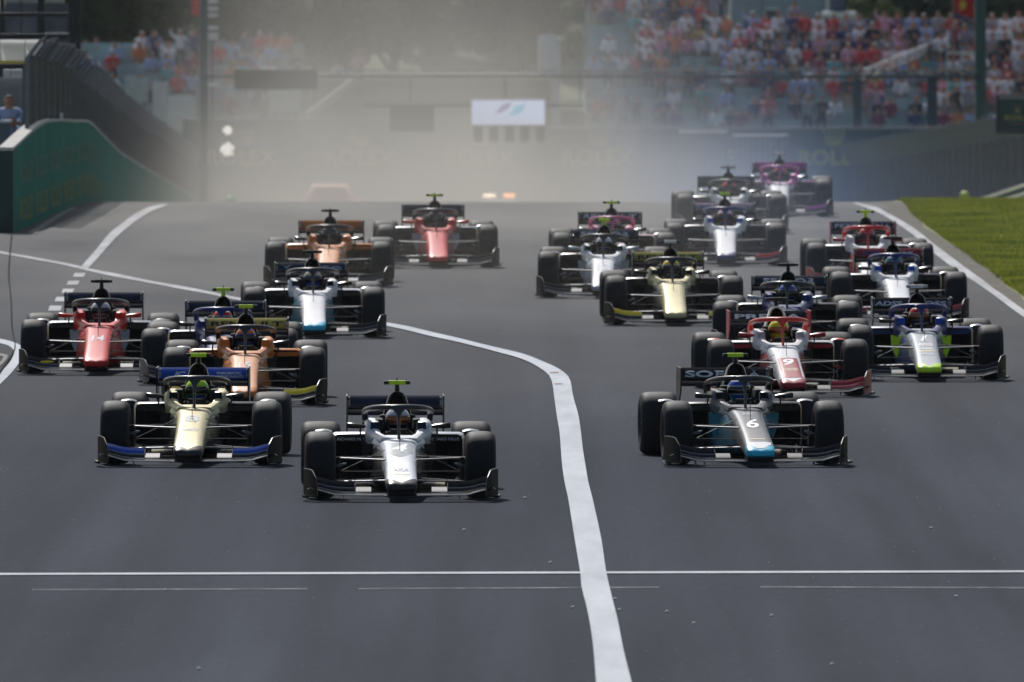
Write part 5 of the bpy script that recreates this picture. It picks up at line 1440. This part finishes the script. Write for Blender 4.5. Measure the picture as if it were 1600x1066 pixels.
# orange jacketed group far left, camera
for i, (px, py, Y, col, lab) in enumerate([(150, 62, 650, 'orange', 'person in orange shirt standing highest behind the left debris fence'), (134, 68, 650, 'red', 'person in red shirt beside the one in orange behind the left fence'),
                                         (365, 72, 652, 'white', 'person in white shirt standing alone above the dark gantry panel'), (368, 92, 650, 'red', 'person in red shirt just below the one in white above the gantry panel'),
                                         (405, 76, 652, 'white', 'person in white shirt left of a pair above the dark gantry panel'), (425, 70, 652, 'pale blue', 'person in pale blue shirt right of a pair above the dark gantry panel'),
                                         (528, 100, 650, 'white', 'person in white shirt standing left of the boom arm top'), (560, 84, 654, 'pink', 'person in pink shirt standing above the boom arm')]):
    p = at(px, py, Y); o = person('stand', col, i % 3, i % 3, (p.x, Y, p.z - 1.6)); tag(o, lab, 'person')
# earth bank they stand on
g = G(); vs = []
for (px, yy) in ((-200, 648), (120, 648), (340, 648), (600, 648), (860, 650)):
    x = (px - 800) / F * yy
    vs.append((x, yy))
rings = []
for x, yy in vs:
    rings.append([(x, yy - .4, -8), (x, yy - .4, at(300, 108, yy).z - .35), (x, yy + 8, at(300, 108, yy).z - .2), (x, yy + 30, -2.0), (x, yy + 30, -8)])
g.loft(rings); tag(put('earth_bank', g, MATS.get('bank') or mat('bank', (0.10, 0.105, 0.06), 0.95, var=0.3, vscale=0.4)), kind='structure')

# ------------------------------------------------------------------ trees
def leaf_mat(name, c0, c1):
    m = bpy.data.materials.new(name); m.use_nodes = True; nt = m.node_tree; b = nt.nodes["Principled BSDF"]; b.inputs["Roughness"].default_value = 0.75
    tc = nt.nodes.new("ShaderNodeTexCoord"); n = nt.nodes.new("ShaderNodeTexNoise"); n.inputs["Scale"].default_value = 0.9; n.inputs["Detail"].default_value = 5
    r = nt.nodes.new("ShaderNodeValToRGB"); r.color_ramp.elements[0].position = .35; r.color_ramp.elements[1].position = .65
    r.color_ramp.elements[0].color = (*c0, 1); r.color_ramp.elements[1].color = (*c1, 1)
    nt.links.new(tc.outputs['Object'], n.inputs['Vector']); nt.links.new(n.outputs['Fac'], r.inputs['Fac']); nt.links.new(r.outputs['Color'], b.inputs['Base Color'])
    return m
LEAF = [leaf_mat('leaf_dark', (0.018, 0.035, 0.014), (0.045, 0.075, 0.028)), leaf_mat('leaf_mid', (0.035, 0.06, 0.018), (0.08, 0.12, 0.035)), leaf_mat('leaf_yellow', (0.08, 0.10, 0.02), (0.20, 0.22, 0.05))]
M_BARK = mat('bark', (0.06, 0.045, 0.03), 0.9, var=0.3)
def crown_mesh(seed, n=5200, rx=3.0, rz=3.4, lobes=11, size=.22):
    r_ = np.random.default_rng(seed)
    c = r_.normal(0, 1, (lobes, 3)); c /= np.linalg.norm(c, axis=1)[:, None]
    c = c * np.array([rx * .62, rx * .62, rz * .62]) * r_.uniform(.4, 1, (lobes, 1)); rad = r_.uniform(.28, .5, lobes) * rx
    k = r_.integers(0, lobes, n); d = r_.normal(0, 1, (n, 3)); d /= np.linalg.norm(d, axis=1)[:, None]
    p = c[k] + d * (rad[k] * r_.uniform(.55, 1.05, n) ** .5)[:, None]
    a = r_.normal(0, 1, (n, 3)); a /= np.linalg.norm(a, axis=1)[:, None]; b = np.cross(a, d); b /= (np.linalg.norm(b, axis=1)[:, None] + 1e-6)
    s = r_.uniform(.6, 1.3, (n, 1)) * size
    q = np.stack([p - a * s, p + b * s * .6, p + a * s, p - b * s * .6], 1)
    me = bpy.data.meshes.new('crown'); me.vertices.add(n * 4); me.vertices.foreach_set('co', q.ravel())
    me.loops.add(n * 4); me.loops.foreach_set('vertex_index', np.arange(n * 4)); me.polygons.add(n)
    me.polygons.foreach_set('loop_start', np.arange(n) * 4); me.polygons.foreach_set('loop_total', np.full(n, 4)); me.update()
    return me
CROWNS = [crown_mesh(s) for s in (1, 2, 3)]
def trunk_mesh(seed):
    r_ = random.Random(seed); g = G()
    g.tube([(0, 0, -.5), (.08, 0, 1.5), (-.05, .05, 3.2), (.1, 0, 5.2)], [.32, .24, .19, .10], 8, up=(0, 1, 0))
    for k in range(6):
        a = r_.uniform(0, 2 * pi); z = r_.uniform(2.2, 4.2)
        g.tube([(0, 0, z), (cos(a) * .8, sin(a) * .8, z + .8), (cos(a) * 1.8, sin(a) * 1.8, z + 1.9)], [.12, .08, .03], 6)
    return g.mesh('trunk')
TRUNKS = [trunk_mesh(s) for s in (4, 5)]
def tree(px, Y, base_z, h, kind, label, cat='tree', wide=1.0):
    x = (px - 800) / F * Y; t = empty('tree', (x, Y, base_z), random.uniform(0, 6)); tag(t, label, cat, 'trees behind the track')
    tk = link('trunk', TRUNKS[px % 2], M_BARK, t); tk.scale = (h / 8,) * 3
    c = link('crown', CROWNS[px % 3], LEAF[kind], t, (0, 0, h * .60)); c.scale = (h / 8 * wide, h / 8 * wide, h / 8 * .95)
    c.rotation_euler.z = random.uniform(0, 6)
TREES = [(676, 742, 10, 0, 'dark hazy tree between the light trees and the gantry box'), (585, 745, 10, 0, 'dark tree peeping between two light trees'), (520, 750, 9.5, 0, 'dark tree right behind the lighter tree over the boom arm'), (730, 745, 10, 0, 'tall dark hazy tree left of the white gantry board'), (850, 748, 10, 0, 'tall dark tree behind the pale inflatable column'), (100, 700, 9, 0, 'dark tree just right of the steel tower'), (160, 720, 9, 0, 'dark tree second from the steel tower'), (215, 705, 8.5, 1, 'mid green tree with sunlit top above the left crowd'), (275, 715, 9, 0, 'dark tree left of the left gantry pole'),
         (345, 725, 9, 0, 'dark tree just right of the left gantry pole'), (410, 700, 8.5, 0, 'dark tree above the two people in pale shirts'), (478, 705, 7.4, 1, 'lighter green tree above the boom arm, left of a taller one'), (545, 700, 8.2, 1, 'broad lighter green tree left of the hazy middle'),
         (615, 705, 8.4, 1, 'light green tree second right of the boom arm'), (690, 715, 9, 0, 'hazy dark tree above the dark gantry box'), (755, 720, 9, 0, 'hazy dark tree above the white gantry board'), (815, 700, 9, 0, 'dark tree left of the pale inflatable column'), (880, 715, 9, 0, 'dark tree right of the pale inflatable column'),
         (950, 730, 9, 0, 'dark tree behind the bush at the stand end'), (1020, 735, 9, 0, 'dark tree behind the left end of the right grandstand'), (1100, 740, 9, 0, 'dark tree left of the pale building'), (1320, 730, 9, 0, 'dark tree right of the pale building'), (1400, 705, 9, 0, 'dark tree above the stair railing'), (1470, 730, 9, 0, 'dark tree above the red flag'),
         (1545, 700, 9, 0, 'dark tree behind the right gantry pole'), (1610, 710, 9, 0, 'dark tree at the right picture edge'), (1690, 710, 9, 0, 'dark tree beyond the right picture edge')]
for px, Y, h, k, lab in TREES: tree(px, Y, ground_z(Y) - .3 if Y > 712 else -4.6, h, k, lab)
def bush(px, py, Y, r, kind, label, wide=1.4):
    p = at(px, py, Y); c = link('bush', CROWNS[px % 3], LEAF[kind], None, (p.x, Y, p.z)); c.scale = (r / 3 * wide, r / 3, r / 3); tag(c, label, 'bush')
bush(945, 66, 646, 1.15, 2, 'yellow green bush left of the crowd in the right grandstand', 1.6)
bush(1345, 14, 655, .55, 2, 'bright yellow green bush behind the kiosk roof', 1.3)
bush(1385, 20, 657, .5, 2, 'small yellow bush right of the one by the kiosk', 1.3)
bush(900, 12, 648, .45, 2, 'small pale bush above the inflatable column, catching the sun', 1.4)

# ------------------------------------------------------------------ haze and tyre smoke
def vol_box(name, x0, x1, y0, y1, z0, z1):
    g = G(); g.box(((x0 + x1) / 2, (y0 + y1) / 2, (z0 + z1) / 2), (x1 - x0, y1 - y0, z1 - z0))
    return g
m = bpy.data.materials.new('air_haze'); m.use_nodes = True; nt = m.node_tree; nt.nodes.clear()
out = nt.nodes.new('ShaderNodeOutputMaterial'); pv = nt.nodes.new('ShaderNodeVolumePrincipled')
pv.inputs['Color'].default_value = (0.80, 0.86, 0.95, 1); pv.inputs['Density'].default_value = 0.000025; pv.inputs['Anisotropy'].default_value = 0.3
nt.links.new(pv.outputs[0], out.inputs['Volume'])
tag(put('haze', vol_box('haze', -160, 160, -30, 1000, -13, 26), m, smooth=False), 'thin pale haze over the whole circuit', 'haze', kind='stuff')

def smoke_material():
    m = bpy.data.materials.new('tyre_smoke'); m.use_nodes = True; nt = m.node_tree; N = nt.nodes; L = nt.links; N.clear()
    out = N.new('ShaderNodeOutputMaterial'); pv = N.new('ShaderNodeVolumePrincipled'); pv.inputs['Anisotropy'].default_value = 0.25
    tc = N.new('ShaderNodeTexCoord'); sep = N.new('ShaderNodeSeparateXYZ'); L.new(tc.outputs['Object'], sep.inputs[0])
    def mr(src, a, b, c, d, sm=True):
        n = N.new('ShaderNodeMapRange'); n.interpolation_type = 'SMOOTHSTEP' if sm else 'LINEAR'
        for i, v in enumerate((a, b, c, d)): n.inputs[i + 1].default_value = v
        L.new(src, n.inputs[0]); return n.outputs[0]
    def mt(op, a, b):
        n = N.new('ShaderNodeMath'); n.operation = op
        for i, v in enumerate((a, b)):
            if isinstance(v, (int, float)): n.inputs[i].default_value = v
            else: L.new(v, n.inputs[i])
        return n.outputs[0]
    X, Y, Z = sep.outputs[0], sep.outputs[1], sep.outputs[2]
    ya = mr(Y, 205, 335, 0.0, 0.34); yb = mr(Y, 380, 560, 0.0, 1.5)
    yy = mt('ADD', ya, yb); yend = mr(Y, 560, 600, 1.0, 0.0); yy = mt('MULTIPLY', yy, yend)
    X2 = mt('ADD', X, mt('MULTIPLY', mt('SUBTRACT', Y, 300), 0.014))
    xl = mr(X2, -7.8, -2.8, 0.0, 1.0); xr = mr(X, 0.0, 9.5, 1.0, 0.05); xx = mt('MULTIPLY', xl, xr)
    # height above the falling road
    fall = mr(Y, 333, 600, 0.0, -6.4, False); hgt = mt('SUBTRACT', Z, fall)
    za = mr(hgt, 0.4, 6.6, 1.0, 0.26); zb = mr(hgt, 0.3, 3.8, 1.0, 0.04); zm = N.new('ShaderNodeMix'); L.new(mr(X, 0, 6, 0, 1), zm.inputs[0]); L.new(za, zm.inputs[2]); L.new(zb, zm.inputs[3]); zz_ = zm.outputs[0]
    n = N.new('ShaderNodeTexNoise'); n.inputs['Scale'].default_value = 0.24; n.inputs['Detail'].default_value = 4
    mp = N.new('ShaderNodeMapping'); mp.inputs['Scale'].default_value = (1, .25, 1); L.new(tc.outputs['Object'], mp.inputs[0]); L.new(mp.outputs[0], n.inputs['Vector'])
    nn = mr(n.outputs['Fac'], .36, .64, .25, 1.75)
    low = mt('MULTIPLY', mt('MULTIPLY', mr(Y, 335, 430, 0, .6), yend), mr(hgt, .5, 4.2, 1, 0))
    d = mt('MULTIPLY', mt('ADD', mt('MULTIPLY', yy, zz_), low), mt('MULTIPLY', xx, nn))
    lay = mt('MULTIPLY', mt('MULTIPLY', mr(Y, 225, 325, 0, 1), mr(Y, 345, 400, 1, 0)), mt('MULTIPLY', mr(hgt, .05, 2.2, 1.25, 0), mr(X, -7.2, -5.2, 0, 1)))
    lay = mt('MULTIPLY', lay, mr(X, 3.5, 6.6, 1, 0.0))
    d = mt('ADD', d, lay)
    d = mt('MULTIPLY', d, 0.0050)
    L.new(d, pv.inputs['Density'])
    # brownish dust at left, blue tyre smoke at right
    cr = N.new('ShaderNodeMix'); cr.data_type = 'RGBA'; L.new(mr(X, 0.5, 8.5, 0, 1), cr.inputs[0])
    cr.inputs[6].default_value = (0.78, 0.745, 0.68, 1); cr.inputs[7].default_value = (0.44, 0.62, 0.97, 1)
    L.new(cr.outputs[2], pv.inputs['Color']); L.new(pv.outputs[0], out.inputs['Volume'])
    return m
tag(put('tyre_smoke', vol_box('tyre_smoke', -13, 14, 192, 602, -8.0, 8.5), smoke_material(), smooth=False), 'drifting brown and blue tyre smoke and dust over the rear of the field', 'smoke', kind='stuff')
print('spectators', COUNT[0], 'objects', len(bpy.data.objects))
